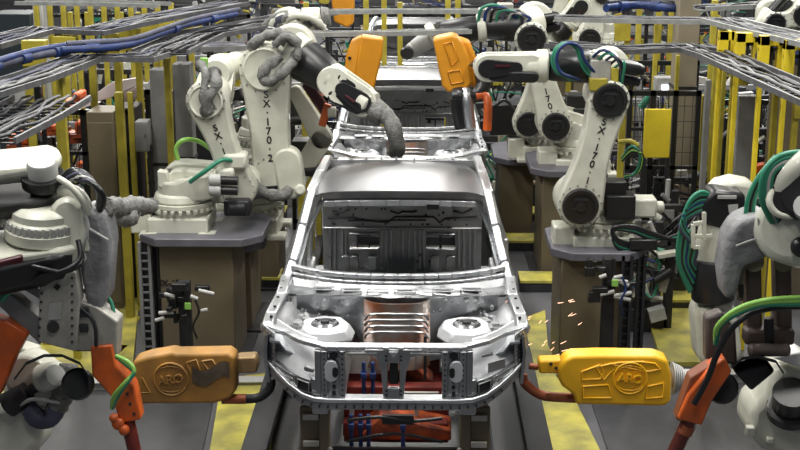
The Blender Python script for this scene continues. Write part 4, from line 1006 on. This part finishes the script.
# bottom-right robot
RQ = thing('industrial_robot', pr(800, 480, .3), 'white robot casting in the bottom right corner with a black motor sunk in it', 'industrial robot')
MB().prism([pq(772, 376), pq(784, 364), (pq(830, 380)), pq(830, 470), pq(764, 452), pq(748, 434), pq(752, 410), pq(766, 398)], (0, .4, 0)).build('casting', 'white', RQ, .05)
MB().ring(pq(790, 412, -.02), pq(792, 392, -.12), [(0, .15), (.3, .15), (.32, .12), (1, .12), (1, .06)], 28).build('motor', 'black', RQ)
MB().tube([pq(774, 396, -.02), pq(770, 410, -.03), pq(778, 422, -.04), pq(800, 430, -.04)], .025).build('casting_rim', 'lgrey', RQ)
MB().box(pq(750, 431, -.02), (.06, .06, .07)).box(pq(770, 440, -.02), (.05, .04, .04)).build('casting_lug', 'white', RQ, .01)
MB().prism([pq(772, 358, -.1), (pq(800, 352, -.1)), pq(830, 372, -.1), pq(800, 368, -.1)], (0, .2, 0)).build('white_cover', 'paper', RQ, .01)

# ================================================================== small fixtures by the pedestals
def fixture(label, cx, cy, Y, seed):
    R_ = random.Random(seed); q = lambda x, y, d=0: W(x, y, Y+d)
    p0 = q(cx, cy); r = thing('clamp_fixture', (p0.x, Y, 0), label, 'fixture')
    MB().b2((p0.x-.05, Y+.05, 0), (p0.x+.05, Y+.13, p0.z+.2)).b2((p0.x-.16, Y, 0), (p0.x+.16, Y+.2, .03)).build('stand', 'dmetal', r, .005)
    mb = MB()
    for k in range(12): a = V((p0.x+R_.uniform(-.18, .18), Y+R_.uniform(-.08, .08), p0.z+R_.uniform(-.12, .22))); mb.box(a, (R_.uniform(.03, .14), .06, R_.uniform(.03, .09)))
    mb.build('clamp_body', 'black', r, .005)
    mb = MB()
    for k in range(7): a = V((p0.x+R_.uniform(-.18, .18), Y-.06, p0.z+R_.uniform(-.08, .18))); mb.cyl(a, a+V((R_.uniform(.05, .15)*R_.choice((-1, 1)), 0, R_.uniform(-.03, .03))), .016)
    mb.build('clamp_rod', 'lgrey', r)
    MB().cyl(q(cx+3, cy-4, -.04), q(cx+3, cy-26, -.04), .018).build('antenna_post', 'black', r)
    MB().box(q(cx+5, cy-2, -.1), (.05, .02, .05)).build('sensor_tag', 'lime', r)
    MB().tube([q(cx+12, cy-8, -.1), q(cx+16, cy+4, -.1), q(cx+10, cy+18, -.1), q(cx+14, cy+30, 0)], .009).build('sensor_cable', 'blue' if seed % 2 else 'black', r)
    return r
fixture('black clamp fixture with small green tag in front of the left pedestal', 183, 308, 10.3, 4)
fixture('black clamp fixture on a stand in front of the right pedestal', 610, 285, 10.2, 9)
# cable ladders standing beside pedestals
def ladder(label, x0, x1, y0, Y, m='grey', z1=None):
    a = W(x0, y0, Y); b = W(x1, y0, Y); r = thing('cable_ladder', ((a.x+b.x)/2, Y, 0), label, 'cable ladder')
    MB().b2((a.x, Y, 0), (a.x+.025, Y+.06, a.z)).b2((b.x-.025, Y, 0), (b.x, Y+.06, a.z)).build('side_rail', m, r)
    mb = MB(); n_ = int(a.z/.07)
    for k in range(n_): mb.b2((a.x, Y+.02, .03+k*.07), (b.x, Y+.04, .045+k*.07))
    mb.build('rungs', m, r); MB().b2((a.x+.01, Y+.05, 0), (b.x-.01, Y+.06, a.z)).build('backing', 'dmetal', r); return r
ladder('grey cable ladder standing against the left side of the near left pedestal', 137, 150, 243, 10.9)
ladder('dark cable ladder between the left pedestal and its grey ladder', 151, 158, 243, 11.0, 'dmetal')
ladder('dark cable ladder at the right side of the near right pedestal', 622, 634, 256, 10.5, 'dmetal')
ladder('dark cable ladder hanging beside the right pedestal, outermost', 638, 647, 256, 10.6, 'dmetal')
# sparks at the right gun
R_ = random.Random(5)
for k in range(26):
    t = R_.random()
    x, y = (505+R_.random()*75, 300+R_.random()*55)
    p = W(x, y, 8.8); q = p+V((R_.uniform(.015, .04), 0, R_.uniform(.005, .025)))
    tag(MB().cyl(p, q, .0022, .001, 5).build('weld_spark', 'spark'), 'tiny orange weld spark flying off beside the yellow gun cover', 'spark', 'weld sparks between the front car and the yellow gun cover')

# ================================================================== CABLE TRAYS overhead
def tray(label, pts, z, w_=.32, m='tray', cables=True, depth=.045, name='cable_tray', seed=1):
    P = [Z(x, y, z) for x, y in pts]; R_ = random.Random(seed)
    r = thing(name, P[0], label, 'cable tray')
    mb = MB(); off = V((0, 0, 0))
    sidev = []
    for i in range(len(P)):
        t = (P[min(i+1, len(P)-1)]-P[max(0, i-1)]).normalized(); sidev.append(V((-t.y, t.x, 0)))
    for s in (-1, 1):
        for i in range(len(P)-1): mb.bar(P[i]+sidev[i]*s*w_/2, P[i+1]+sidev[i+1]*s*w_/2, .02, depth)
    mb.build('side_rail', m, r)
    mb = MB()
    for i in range(len(P)-1):
        n_ = max(2, int((P[i+1]-P[i]).length/.12))
        for k in range(n_):
            p = P[i].lerp(P[i+1], k/n_); s_ = sidev[i].lerp(sidev[i+1], k/n_); mb.bar(p-s_*w_/2-V((0, 0, depth*.4)), p+s_*w_/2-V((0, 0, depth*.4)), .025, .012)
    g_ = mb.build('rungs', 'dmetal' if m == 'tray' else m, r)
    if cables:
        for k in range(7):
            o_ = (-.4+.8*k/6)*w_*.8
            c_ = [P[i]+sidev[i]*(o_+R_.uniform(-.02, .02))+V((0, 0, R_.uniform(-.01, .02))) for i in range(len(P))]
            q = []
            for a, b in zip(c_[:-1], c_[1:]):
                for j in range(5): q.append(a.lerp(b, j/5)+V((R_.uniform(-.015, .015), R_.uniform(-.01, .01), R_.uniform(-.01, .015))))
            q.append(c_[-1]); MB().tube(q, .009+.005*R_.random(), 6, 0).build('cable', R_.choice(['tray', 'dmetal', 'grey', 'dmetal', 'tray', 'bgrey']), r, smooth=60)
    return r
ZT = 2.6
tray('wide grey cable tray at lower left, crossing the left edge above the near robot', [(-30, 140), (20, 116), (52, 98)], 2.45, .6, seed=2)
tray('grey cable tray at left, second lowest, running right and bending toward the robots', [(-30, 96), (30, 78), (85, 58), (140, 58), (172, 48), (245, 46)], ZT, .36, seed=3)
tray('grey cable tray at upper left above the blue pipes', [(-20, 46), (40, 30), (90, 32), (150, 19), (235, 3)], 2.75, .36, seed=4)
tray('pale straight cable tray along the top left', [(20, 2), (100, 3), (165, 5)], 2.7, .3, 'trayw', False, seed=5)
tray('grey cable tray below the blue pipes between the left posts and centre robots', [(160, 52), (200, 34), (260, 24), (318, 12)], 2.62, .5, seed=13)
tray('pale crossbar tray at top centre above the car line', [(296, 12), (400, 11), (545, 11)], 2.7, .14, 'trayw', False, seed=6)
tray('pale crossbar tray over the second car body', [(312, 34), (400, 33), (470, 31)], ZT, .12, 'trayw', False, seed=7)
tray('grey cable tray at right crossing level behind the near right robot arm', [(555, 44), (620, 50), (690, 47)], ZT, .34, seed=8)
tray('grey cable tray descending to the right edge, lower of the two', [(688, 46), (720, 56), (760, 74), (830, 104)], ZT, .36, seed=9)
tray('pale cable tray level across the top right', [(556, 18), (640, 20), (720, 21), (800, 22)], 2.75, .28, 'trayw', seed=10)
tray('grey cable tray descending to the right edge above the yellow frames', [(720, 20), (760, 30), (830, 46)], 2.8, .36, 'trayw', seed=11)
tray('pale cable tray highest at top right beside the taupe column', [(700, 8), (745, 6), (775, 3), (830, 6)], 2.85, .2, 'trayw', seed=12)
# blue pipe bundles
def pipe(label, pts, z, r_, m, jitter=0, clamps=True):
    P = [Z(x, y, z) for x, y in pts]
    t = thing('pipe_bundle', P[0], label, 'pipe')
    MB().tube(P, r_, 10, 5).build('pipe', m[0], t, smooth=60)
    MB().tube([p+V((.02, .09, .04)) for p in P], r_*.8, 8, 5).build('pipe', m[1], t, smooth=60)
    mb = MB()
    for i in range(len(P)-1): c_ = P[i].lerp(P[i+1], .5); d_ = (P[i+1]-P[i]).normalized(); mb.cyl(c_-d_*.06, c_+d_*.06, r_*1.25)
    mb.build('pipe_coupling', 'blue', t); return t
pipe('blue pipe bundle crossing the upper left below the trays', [(-20, 72), (10, 62), (40, 55), (80, 49), (120, 47)], 2.68, .035, ('bgrey', 'blue'))
pipe('blue pipe bundle continuing from the left posts up toward the centre robots', [(62, 50), (122, 46), (160, 34), (190, 24), (236, 14)], 2.70, .032, ('blue', 'bgrey'))
pipe('thick blue pipe at the right edge in front of the yellow frames', [(762, 56), (776, 50), (790, 56), (830, 66)], 2.62, .06, ('blue', 'bgrey'))
pipe('dark blue pipe run at top right left of the taupe column', [(606, 8), (640, 5), (672, 8), (696, 4)], 2.75, .045, ('blue', 'dmetal'))

# ================================================================== YELLOW POSTS with brackets (fence)
def post(label, x, ytop, Y, xb=None, w_=.09, flag=0, ztop=None, m='yellow', base=True):
    t = W(x, ytop, Y); r = thing('fence_post', (t.x, Y, 0), label, 'fence post')
    MB().b2((t.x-w_/2, Y-w_/2, 0), (t.x+w_/2, Y+w_/2, t.z)).build('post', m, r, .006)
    MB().b2((t.x-w_, Y-w_, 0), (t.x+w_, Y+w_, .02)).build('foot_plate', m, r)
    if flag:
        s = 1 if flag > 0 else -1; f_ = abs(flag)
        MB().b2((t.x-w_/2 if s > 0 else t.x+w_/2, Y-.02-w_/2, t.z-.22), (t.x+s*f_, Y-w_/2, t.z)).b2((t.x, Y-.04, t.z-.05), (t.x+s*f_, Y+.06, t.z)).build('tray_bracket', m, r, .005)
    return r
names = ['first', 'second', 'third', 'fourth', 'fifth', 'sixth', 'seventh', 'eighth', 'ninth', 'tenth', 'eleventh', 'twelfth', 'thirteenth', 'fourteenth', 'fifteenth', 'sixteenth', 'seventeenth', 'eighteenth']
LP = [(26, 40, 11.4, .22), (54, 36, 12.2, .26), (92, 60, 12.9, .0), (116, 33, 12.9, -.16), (137, 28, 13.4, -.22), (155, 23, 14.2, -.22), (172, 18, 15, -.2), (190, 14, 15.8, -.2), (60, 75, 11.0, 0), (167, 58, 12.5, .0)]
for k, (x, y, Yp, fl) in enumerate(LP):
    post('yellow %spost under the left trays %s' % ('bracket ' if fl else '', ['at the far left', 'behind the pipe coupling', 'at the brown cabinet edge', 'just left of the grey columns', 'at the bend of the blue pipe', 'at the rise of the blue pipe', 'left of the leaning robot', 'behind the leaning robot', 'at the wide lower tray end', 'between the grey columns'][k]), x, y, Yp, flag=fl*.8, w_=.062)
post('tall slim yellow post left of the near left pedestal, running down to the floor', 119, 92, 12.15, w_=.075)
post('slim pale yellow post right beside the tall slim one at left', 130, 92, 12.5, w_=.05)
post('yellow pipe post with a collar right of the large upright robot arm', 307, 92, 13.6, w_=.11)
post('slim yellow post just right of the collared pipe post', 317, 100, 14.2, w_=.06)
post('short yellow post low beside the collared pipe post', 300, 150, 13.3, w_=.06)
# collar
tag(MB().ring(W(307, 100, 13.6)+V((0, 0, -.04)), W(307, 100, 13.6)+V((0, 0, .04)), [(0, .08), (.2, .1), (.8, .1), (1, .08)], 16).build('pipe_collar', 'yellow'), 'round yellow collar clamped on the pipe post right of the upright arm', 'collar')
RPp = [(625, 50, 13.2, 0, .06), (628, 22, 15.8, -.16, .06), (657, 18, 15.2, 0, .05), (678, 55, 14.0, 0, .04), (704, 95, 13.6, .05, .045), (716, 52, 13.6, 0, .04), (725, 60, 12.8, 0, .04), (735, 60, 11.9, .12, .055), (776, 85, 11.4, 0, .05), (797, 92, 11.2, .1, .05), (660, -5, 19, 0, .08), (715, 0, 16, 0, .07)]
rd = ['right behind the near arm elbow', 'behind the tray left of the lit screen', 'above the yellow board', 'at the left edge of the taupe column', 'right at the black frame corner', 'at the right side of the taupe column', 'behind the grey panel left side', 'just left of the grey panel', 'right of the grey panel', 'nearest the right edge', 'farthest back above the yellow board', 'far back beside the taupe column top']
for k, (x, y, Yp, fl, w_) in enumerate(RPp): post('yellow post %s' % rd[k], x, y, Yp, flag=fl, w_=w_)
# far back posts: repeated, at top left and centre
tops = []
for k in range(11):
    x = 36+13.5*k; post('slim yellow rack post in the row at the top left, %s from the left' % names[k], x, 3, 16.6, w_=.06)
for k in range(7):
    x = 70+17*k; post('slim yellow post of the farther row behind the left rack, %s from the left' % names[k], x, 12, 19.5+.3*k, w_=.07)
cxs = [306, 366, 384, 400, 448, 458, 536, 571, 640, 672]
for k, x in enumerate(cxs): post('yellow post far behind the car line at top, %s from the left' % names[k], x, 2-k % 3*4, 17.5+.4*(k % 4), w_=.07)
# yellow rectangular frames at top right
for k, (x0, x1, y0, y1, Y) in enumerate([(720, 736, 31, 52, 11.9), (737, 759, 33, 60, 11.7), (761, 783, 36, 68, 11.4), (786, 814, 40, 78, 11.1)]):
    a = W(x0, y0, Y); b = W(x1, y1, Y); t = .085
    r = thing('yellow_frame', ((a.x+b.x)/2, Y, 0), 'yellow box frame under the right cable trays, %s from the left' % names[k], 'frame')
    MB().b2((a.x, Y, a.z-t), (b.x, Y+.1, a.z)).b2((a.x, Y, b.z), (a.x+t, Y+.1, a.z)).b2((a.x, Y, 0), (a.x+.04, Y+.05, b.z+.02)).b2((b.x-t*.6, Y, b.z), (b.x, Y+.1, a.z)).b2((a.x, Y, b.z-t*.6), (b.x, Y+.1, b.z)).build('frame', 'lemon', r, .006)
    mb = MB(); 
    for j in range(1, 4): xx = a.x+(b.x-a.x)*j/4; mb.b2((xx, Y+.04, b.z), (xx+.02, Y+.06, a.z))
    mb.b2((a.x, Y+.04, (a.z+b.z)/2), (b.x, Y+.06, (a.z+b.z)/2+.03)); mb.build('mesh_bar', 'dmetal', r)

# ================================================================== cabinets, columns, panels
def slab(name, label, x0, x1, y0, Y, m, cat, d=.5, ybot=None, detail=None, bev=.01):
    a = W(x0, y0, Y); b = W(x1, y0, Y); zb = 0 if ybot is None else W(x0, ybot, Y).z
    r = thing(name, ((a.x+b.x)/2, Y+d/2, 0 if ybot is None else zb), label, cat)
    MB().b2((a.x, Y, zb), (b.x, Y+d, a.z)).build('body', m, r, bev)
    w_ = b.x-a.x; h = a.z-zb
    if ybot is not None:
        for x_ in (a.x+.05*w_, b.x-.05*w_): MB().b2((x_-.02, Y+d*.4, 0), (x_+.02, Y+d*.4+.04, zb+.05)).build('stand_leg', 'dmetal', r)
    if detail == 'cab':
        MB().b2((a.x+.04*w_, Y-.015, zb+.05*h), (b.x-.04*w_, Y, zb+.95*h)).build('door', m, r, .004)
        MB().b2((b.x-.18*w_, Y-.035, zb+.5*h), (b.x-.12*w_, Y-.015, zb+.6*h)).build('handle', 'black', r)
    if detail == 'col':
        MB().b2((a.x-.04, Y-.04, zb), (b.x+.04, Y+d+.04, zb+.06)).build('base_plate', 'dmetal', r)
        MB().b2((a.x-.01, Y-.01, zb+h*.6), (b.x+.01, Y+d+.01, zb+h*.6+.03)).build('cable_strap', 'dmetal', r)
    return r
slab('building_column', 'tall taupe column at right rising past the trays', 681, 703, -30, 14.4, 'taupe', 'column', .3, detail='col')
slab('steel_column', 'grey panelled column at left behind the posts, left one', 149, 165, 70, 12.7, 'grey', 'column', .2, detail='col')
slab('steel_column', 'grey panelled column at left behind the leaning robot, right one', 172, 190, 64, 12.9, 'grey', 'column', .2, detail='col')
slab('electrical_cabinet', 'brown cabinet at left behind the tall slim yellow post', 86, 113, 112, 12.4, 'olive', 'cabinet', .4, detail='cab')
slab('electrical_cabinet', 'dark brown cabinet between the slim posts and the grey column', 114, 134, 108, 12.95, mat('dark_cab', (.035, .025, .025), .5), 'cabinet', .4, detail='cab')
slab('electrical_cabinet', 'greenish grey box hanging left of the grey columns', 134, 147, 122, 12.5, 'grey', 'cabinet', .2, 152, detail='cab')
slab('electrical_cabinet', 'pale grey cabinet behind the lower tray at the left edge', 8, 27, 82, 13.2, 'lgrey', 'cabinet', .4, 105)
slab('warning_board', 'bright yellow board standing in the dark cage at right', 645, 672, 109, 13.4, 'lemon', 'panel', .03, 158)
slab('steel_barrier', 'grey steel panel at right between the slanted yellow posts', 739, 757, 96, 12.2, 'grey', 'panel', .06)
slab('steel_barrier', 'long grey panel leaning behind the right yellow posts', 706, 712, 80, 12.9, 'grey', 'panel', .06)
slab('electrical_cabinet', 'taupe block behind the third row at right of the second car body', 500, 532, 132, 17.6, 'taupe', 'cabinet', .5, detail='cab')
mbx = slab('monitor', 'white monitor box with lit screen above the yellow board', 656, 674, 78, 15.0, 'lgrey', 'monitor', .2, 96)
MB().b2(W(662, 85, 14.98), W(668, 90, 14.99)).build('screen', 'lamp', mbx, label='small lit white screen')
slab('electrical_cabinet', 'dark box low beside the far left grey tray', 28, 40, 86, 12.7, 'black', 'cabinet', .1, 104)
slab('sloped_panel', 'long grey cabinet in the dark at the top left corner', -10, 30, 14, 17.5, mat('navy_box', (.02, .03, .035), .5), 'cabinet', .6)
# sloping white primer sheets at left
for k, pts in enumerate([[(92, 96), (112, 82), (136, 78), (140, 84), (110, 98), (96, 102)], [(118, 92), (138, 86), (142, 94), (130, 102), (118, 100)], [(60, 104), (86, 96), (96, 104), (70, 112)]]):
    P = [W(x, y, 14.0+.3*k) for x, y in pts]
    tag(MB().prism(P, (0, .25, -.02)).build('sheet_metal_part', 'pink', bevel=.005), ['pale primer coated sheet part slanting behind the left posts, largest', 'pale primer sheet part stacked right below the largest one', 'pale primer sheet part leftmost, behind the orange parts'][k], 'sheet part')
# orange parts at left
for k, (x, y, w_, h) in enumerate([(76, 97, 8, 7), (50, 128, 16, 7), (80, 128, 12, 12), (18, 140, 20, 10), (64, 104, 8, 5), (72, 137, 20, 5)]):
    a = W(x-w_/2, y-h/2, 13.3+.05*k); b = W(x+w_/2, y+h/2, 13.3+.05*k)
    r = thing('orange_fixture', ((a.x+b.x)/2, a.y, b.z), ['small orange fixture above the black frame at left', 'orange fixture bar behind the lower left tray', 'orange fixture block inside the black frame at left', 'orange rack part at the left edge under the wide tray', 'orange fixture lug left of the black frame top', 'orange fixture beam low behind the left robot hoses'][k], 'fixture')
    MB().b2((a.x, a.y, b.z), (b.x, a.y+.3, a.z)).build('block', 'orange', r, .02)
    MB().b2((a.x-.02, a.y-.02, b.z-.04), (b.x+.05, a.y+.32, b.z)).cyl(((a.x+b.x)/2, a.y-.02, (a.z+b.z)/2), ((a.x+b.x)/2, a.y, (a.z+b.z)/2), .03).build('mounting_plate', 'dorange', r)
# black guard frames
def guard(label, x0, x1, y0, Y, ybot=None, nbar=3, mesh=True, rails=1):
    a = W(x0, y0, Y); b = W(x1, y0, Y); t = .05
    r = thing('guard_fence', ((a.x+b.x)/2, Y, 0), label, 'guard fence')
    mb = MB().b2((a.x, Y, a.z-t), (b.x, Y+t, a.z)).b2((a.x, Y, .08), (b.x, Y+t, .08+t))
    for k in range(nbar+1): x = a.x+(b.x-a.x-t)*k/nbar; mb.b2((x, Y, 0), (x+t, Y+t, a.z))
    for k in range(rails): z = a.z*(k+1)/(rails+1)+.2; mb.b2((a.x, Y, z), (b.x, Y+t, z+t*.7))
    mb.build('frame', 'black', r)
    if mesh:
        mb = MB(); n_ = int((b.x-a.x)/.08)
        for k in range(n_): x = a.x+(b.x-a.x)*k/n_; mb.b2((x, Y+.02, .1), (x+.006, Y+.026, a.z))
        for k in range(int(a.z/.16)): mb.b2((a.x, Y+.02, .1+.16*k), (b.x, Y+.026, .106+.16*k))
        g = mb.build('wire_mesh', 'dmetal', r)
    return r
guard('black mesh guard fence at left around the orange fixtures', 58, 128, 110, 12.75, nbar=3, rails=2)
guard('black guard fence at left behind the grey columns', 128, 200, 90, 14.4, nbar=4, rails=2)
guard('black mesh guard cage around the yellow board at right', 628, 702, 91, 13.5, nbar=3, rails=1)
guard('taller black guard fence behind the cage at right', 630, 700, 61, 15.6, nbar=3)
guard('black mesh guard fence right of the cage behind the slanted posts', 702, 800, 100, 14.2, nbar=5, rails=1)
guard('black guard fence behind the upright arm, left of the second car', 290, 345, 96, 15.6, nbar=3, mesh=False, rails=2)
guard('black guard fence far back across the top centre', 300, 560, 14, 22.9, nbar=10, mesh=False)
guard('black guard fence far back at the top left', 40, 250, 14, 20.5, nbar=10, mesh=False)
guard('black guard fence far back at the top right', 600, 830, 22, 19.0, nbar=10, mesh=False)
# cluttered machines in the back
def machine(label, x, yb, Y, w_=1.0, h=1.3, seed=0, accent='orange'):
    R_ = random.Random(seed); p = W(x, yb, Y); r = thing('production_machine', (p.x, Y, 0), label, 'machine')
    X = p.x
    mb = MB().b2((X-w_/2, Y, 0), (X+w_/2, Y+.7, .25*h))
    for sx in (-1, 1): mb.b2((X+sx*w_/2-.04, Y, 0), (X+sx*w_/2+.04, Y+.08, h)); mb.b2((X+sx*w_/2-.04, Y+.62, 0), (X+sx*w_/2+.04, Y+.7, h))
    mb.b2((X-w_/2, Y, h-.07), (X+w_/2, Y+.08, h)).b2((X-w_/2, Y+.3, h*.55), (X+w_/2, Y+.36, h*.6)); mb.build('frame', R_.choice(['dmetal', 'dmetal', 'grey']), r, .006)
    mats = ['lgrey', 'dmetal', 'black', 'grey', 'alum', 'taupe', 'white', accent] if Y < 23 else ['lgrey', 'white', 'dmetal', 'alum', 'taupe', 'yellow', accent, accent]
    groups = {}
    for k in range(34):
        m_ = R_.choice(mats); mb = groups.setdefault(m_, MB())
        c_ = V((X+R_.uniform(-.5, .5)*w_, Y+R_.uniform(-.1, .5), R_.uniform(.2, 1.05)*h))
        if R_.random() < .5: mb.box(c_, (R_.uniform(.04, .22), .12, R_.uniform(.03, .16)), Matrix.Rotation(R_.uniform(-.4, .4), 3, 'Y'))
        else: mb.cyl(c_, c_+V((R_.uniform(-.2, .2), 0, R_.uniform(-.2, .2))), R_.uniform(.015, .045), n=10)
    nm = dict(lgrey='gripper', dmetal='cylinder_unit', black='valve_unit', grey='bracket', alum='slide_unit', taupe='housing', white='cover', orange='clamp', yellow='clamp', green='clamp', red='clamp', blue='clamp')
    for m_, mb in groups.items(): mb.build(nm.get(m_, 'clamp'), m_, r)
    for k in range(4): MB().tube([(X+R_.uniform(-.5, .5)*w_, Y-.05, h*R_.uniform(.3, 1)) for _ in range(4)], .014, 6, 4).build('loose_hose', R_.choice(['black', 'green', 'blue', 'black', 'lgrey']), r, smooth=60)
    return r
ml = [
 (14, 170, 13.6, .8, 1.5, 'orange', 'dark machine at the left edge behind the wide tray, orange parts'),
 (84, 140, 14.5, .9, 1.5, 'orange', 'machine with orange clamps behind the left guard fence'),
 (150, 120, 15.4, .7, 1.7, 'yellow', 'machine behind the grey columns at left'),
 (214, 105, 16.4, .8, 1.6, 'yellow', 'machine seen between the leaning robot and the upright robot'),
 (232, 75, 18.5, 1.3, 1.3, 'orange', 'machine farther back above the leaning robot elbow'),
 (318, 120, 16.8, .9, 1.6, 'orange', 'machine right of the upright robot, left of the second car'),
 (318, 60, 20.0, .9, 1.3, 'orange', 'machine behind the left amber gun cover'),
 (502, 110, 16.5, .8, 1.4, 'green', 'machine right of the second car body below the reaching forearm'),
 (512, 60, 20.0, 1.0, 1.3, 'yellow', 'machine behind the pair of reaching forearms at top'),
 (414, 24, 23.2, 1.2, 1.2, 'red', 'machine with red clamps beyond the third car body'),
 (632, 150, 14.5, .7, 1.2, 'taupe', 'machine low in the dark cage left of the yellow board'),
 (652, 185, 12.8, .7, 1.0, 'white', 'tangled machine in front of the yellow board'),
 (692, 180, 13.6, .7, 1.1, 'copper', 'tangled machine at the foot of the taupe column'),
 (722, 150, 14.6, 1.0, 1.4, 'white', 'machine behind the slanted posts right of the column'),
 (794, 150, 13.7, 1.1, 1.6, 'orange', 'machine behind the fence at the right edge'),
 (650, 60, 18.5, 1.2, 1.5, 'blue', 'machine behind the trays above the lit screen'),
 (618, 80, 16.2, .9, 1.5, 'green', 'machine between the right robots in the background'),
 (565, 45, 21.5, 1.1, 1.4, 'blue', 'machine far back behind the second row elbow'),
 (736, 60, 17.4, 1.0, 1.5, 'yellow', 'machine behind the yellow box frames, left'),
 (800, 60, 15.9, 1.0, 1.6, 'red', 'machine behind the yellow box frames, right'),
 (55, 40, 18.3, 1.0, 1.6, 'orange', 'machine behind the top left rack posts, left'),
 (125, 30, 18.0, 1.0, 1.6, 'orange', 'machine behind the top left rack posts, right'),
 (190, 40, 21.0, 1.4, 1.4, 'yellow', 'machine behind the rise of the blue pipe'),
 (290, 30, 22.0, 1.4, 1.3, 'green', 'machine behind the elbow at top left of centre'),
 (20, 30, 21.0, 1.6, 1.2, 'blue', 'machine in the dark top left corner'),
 (480, 20, 26.6, 1.6, 1.2, 'blue', 'machine far back at top centre right'),
 (620, 20, 23.0, 1.6, 1.2, 'orange', 'machine far back left of the taupe column top'),
 (720, 20, 22.0, 1.6, 1.4, 'red', 'machine far back right of the taupe column top'),
 (360, 10, 27.0, 2.2, 1.2, 'yellow', 'machine farthest back at top centre left'),
 (540, 5, 28.0, 2.4, 1.2, 'yellow', 'machine farthest back at top centre'),
 (180, 8, 27.0, 2.4, 1.2, 'yellow', 'machine farthest back at top left'),
 (760, 8, 27.0, 2.4, 1.2, 'orange', 'machine farthest back at top right'),
]
for k, (x, yb, Y, w_, h, acc, lb) in enumerate(ml): machine(lb, x, yb, Y, w_, h, 100+k, acc)

slab('building_column', 'pale column at the top left with yellow rack posts beside it', 31, 41, -12, 17.0, 'lgrey', 'column', .2, detail='col')
slab('electrical_cabinet', 'dark cabinet between the two grey columns at left', 164, 172, 92, 13.0, 'black', 'cabinet', .2, detail='cab')
slab('electrical_cabinet', 'dark tall cabinet right of the grey columns behind the leaning robot', 191, 222, 88, 14.0, 'dmetal', 'cabinet', .3, detail='cab')
machine('tangled machine low beside the near right robot elbow', 640, 215, 11.9, .6, .9, 301, 'green')
machine('dark tangled machine in the cage behind the near right robot', 668, 150, 16.4, .6, 1.6, 302, 'copper')
machine('dark machine between the left amber cover and the second car', 232, 110, 15.2, .5, 1.7, 303, 'yellow')

MB().link(pb(334, 96, -.36), .055, pb(357, 108, -.52), .05, (0, -1, 0), .06).build('fork_cover', 'black', RB, .015)
MB().link(pt(492, 76, -.12), .045, pt(533, 77, -.12), .045, (0, -1, 0), .06).build('fork_cover', 'black', R1, .015)

row_names = ['nearest', 'middle', 'farthest']; accs = ['orange', 'yellow', 'red', 'green', 'blue', 'white', 'orange', 'yellow']
for j, (Yr, wr) in enumerate(((24.5, 1.2), (30.0, 1.5), (36.5, 1.8))):
    for k in range(8):
        machine('machine in the %s of three far rows at top, %s from the left' % (row_names[j], names[k]), 60+100*k+(35*j) % 90, 10, Yr+.3*(k % 3), wr, 1.35, 500+10*j+k, accs[(k+3*j) % 8])

MB().box(pt(619, 205, .0), (.24, .22, .20)).box(pt(613, 188, .05), (.20, .18, .14)).build('shoulder_motor_box', 'black', R1, .01)
for k in range(4): sub_hose(R1, [pt(622, 158+k, .1), pt(632, 146+2*k, .05), pt(640+k, 156, .05), pt(636+k, 172, .08), pt(624, 178-k, .1)], .012, ['green', 'black', 'lime', 'black'][k])
MB().tube([pt(618, 142, .1), pt(630, 141, .1), pt(638, 146, .1)], .02).build('yellow_cable_end', 'yellow', R1)
MB().box(pa(236, 160, -.05), (.20, .2, .14)).box(pa(226, 172, -.1), (.16, .2, .10)).build('shoulder_gearbox', 'white', RA, .03)
MB().box(pa(238, 206, -.1), (.22, .2, .14)).cyl(pa(228, 208, -.2), pa(246, 208, -.2), .05).build('lower_motor', 'dmetal', RA, .02)
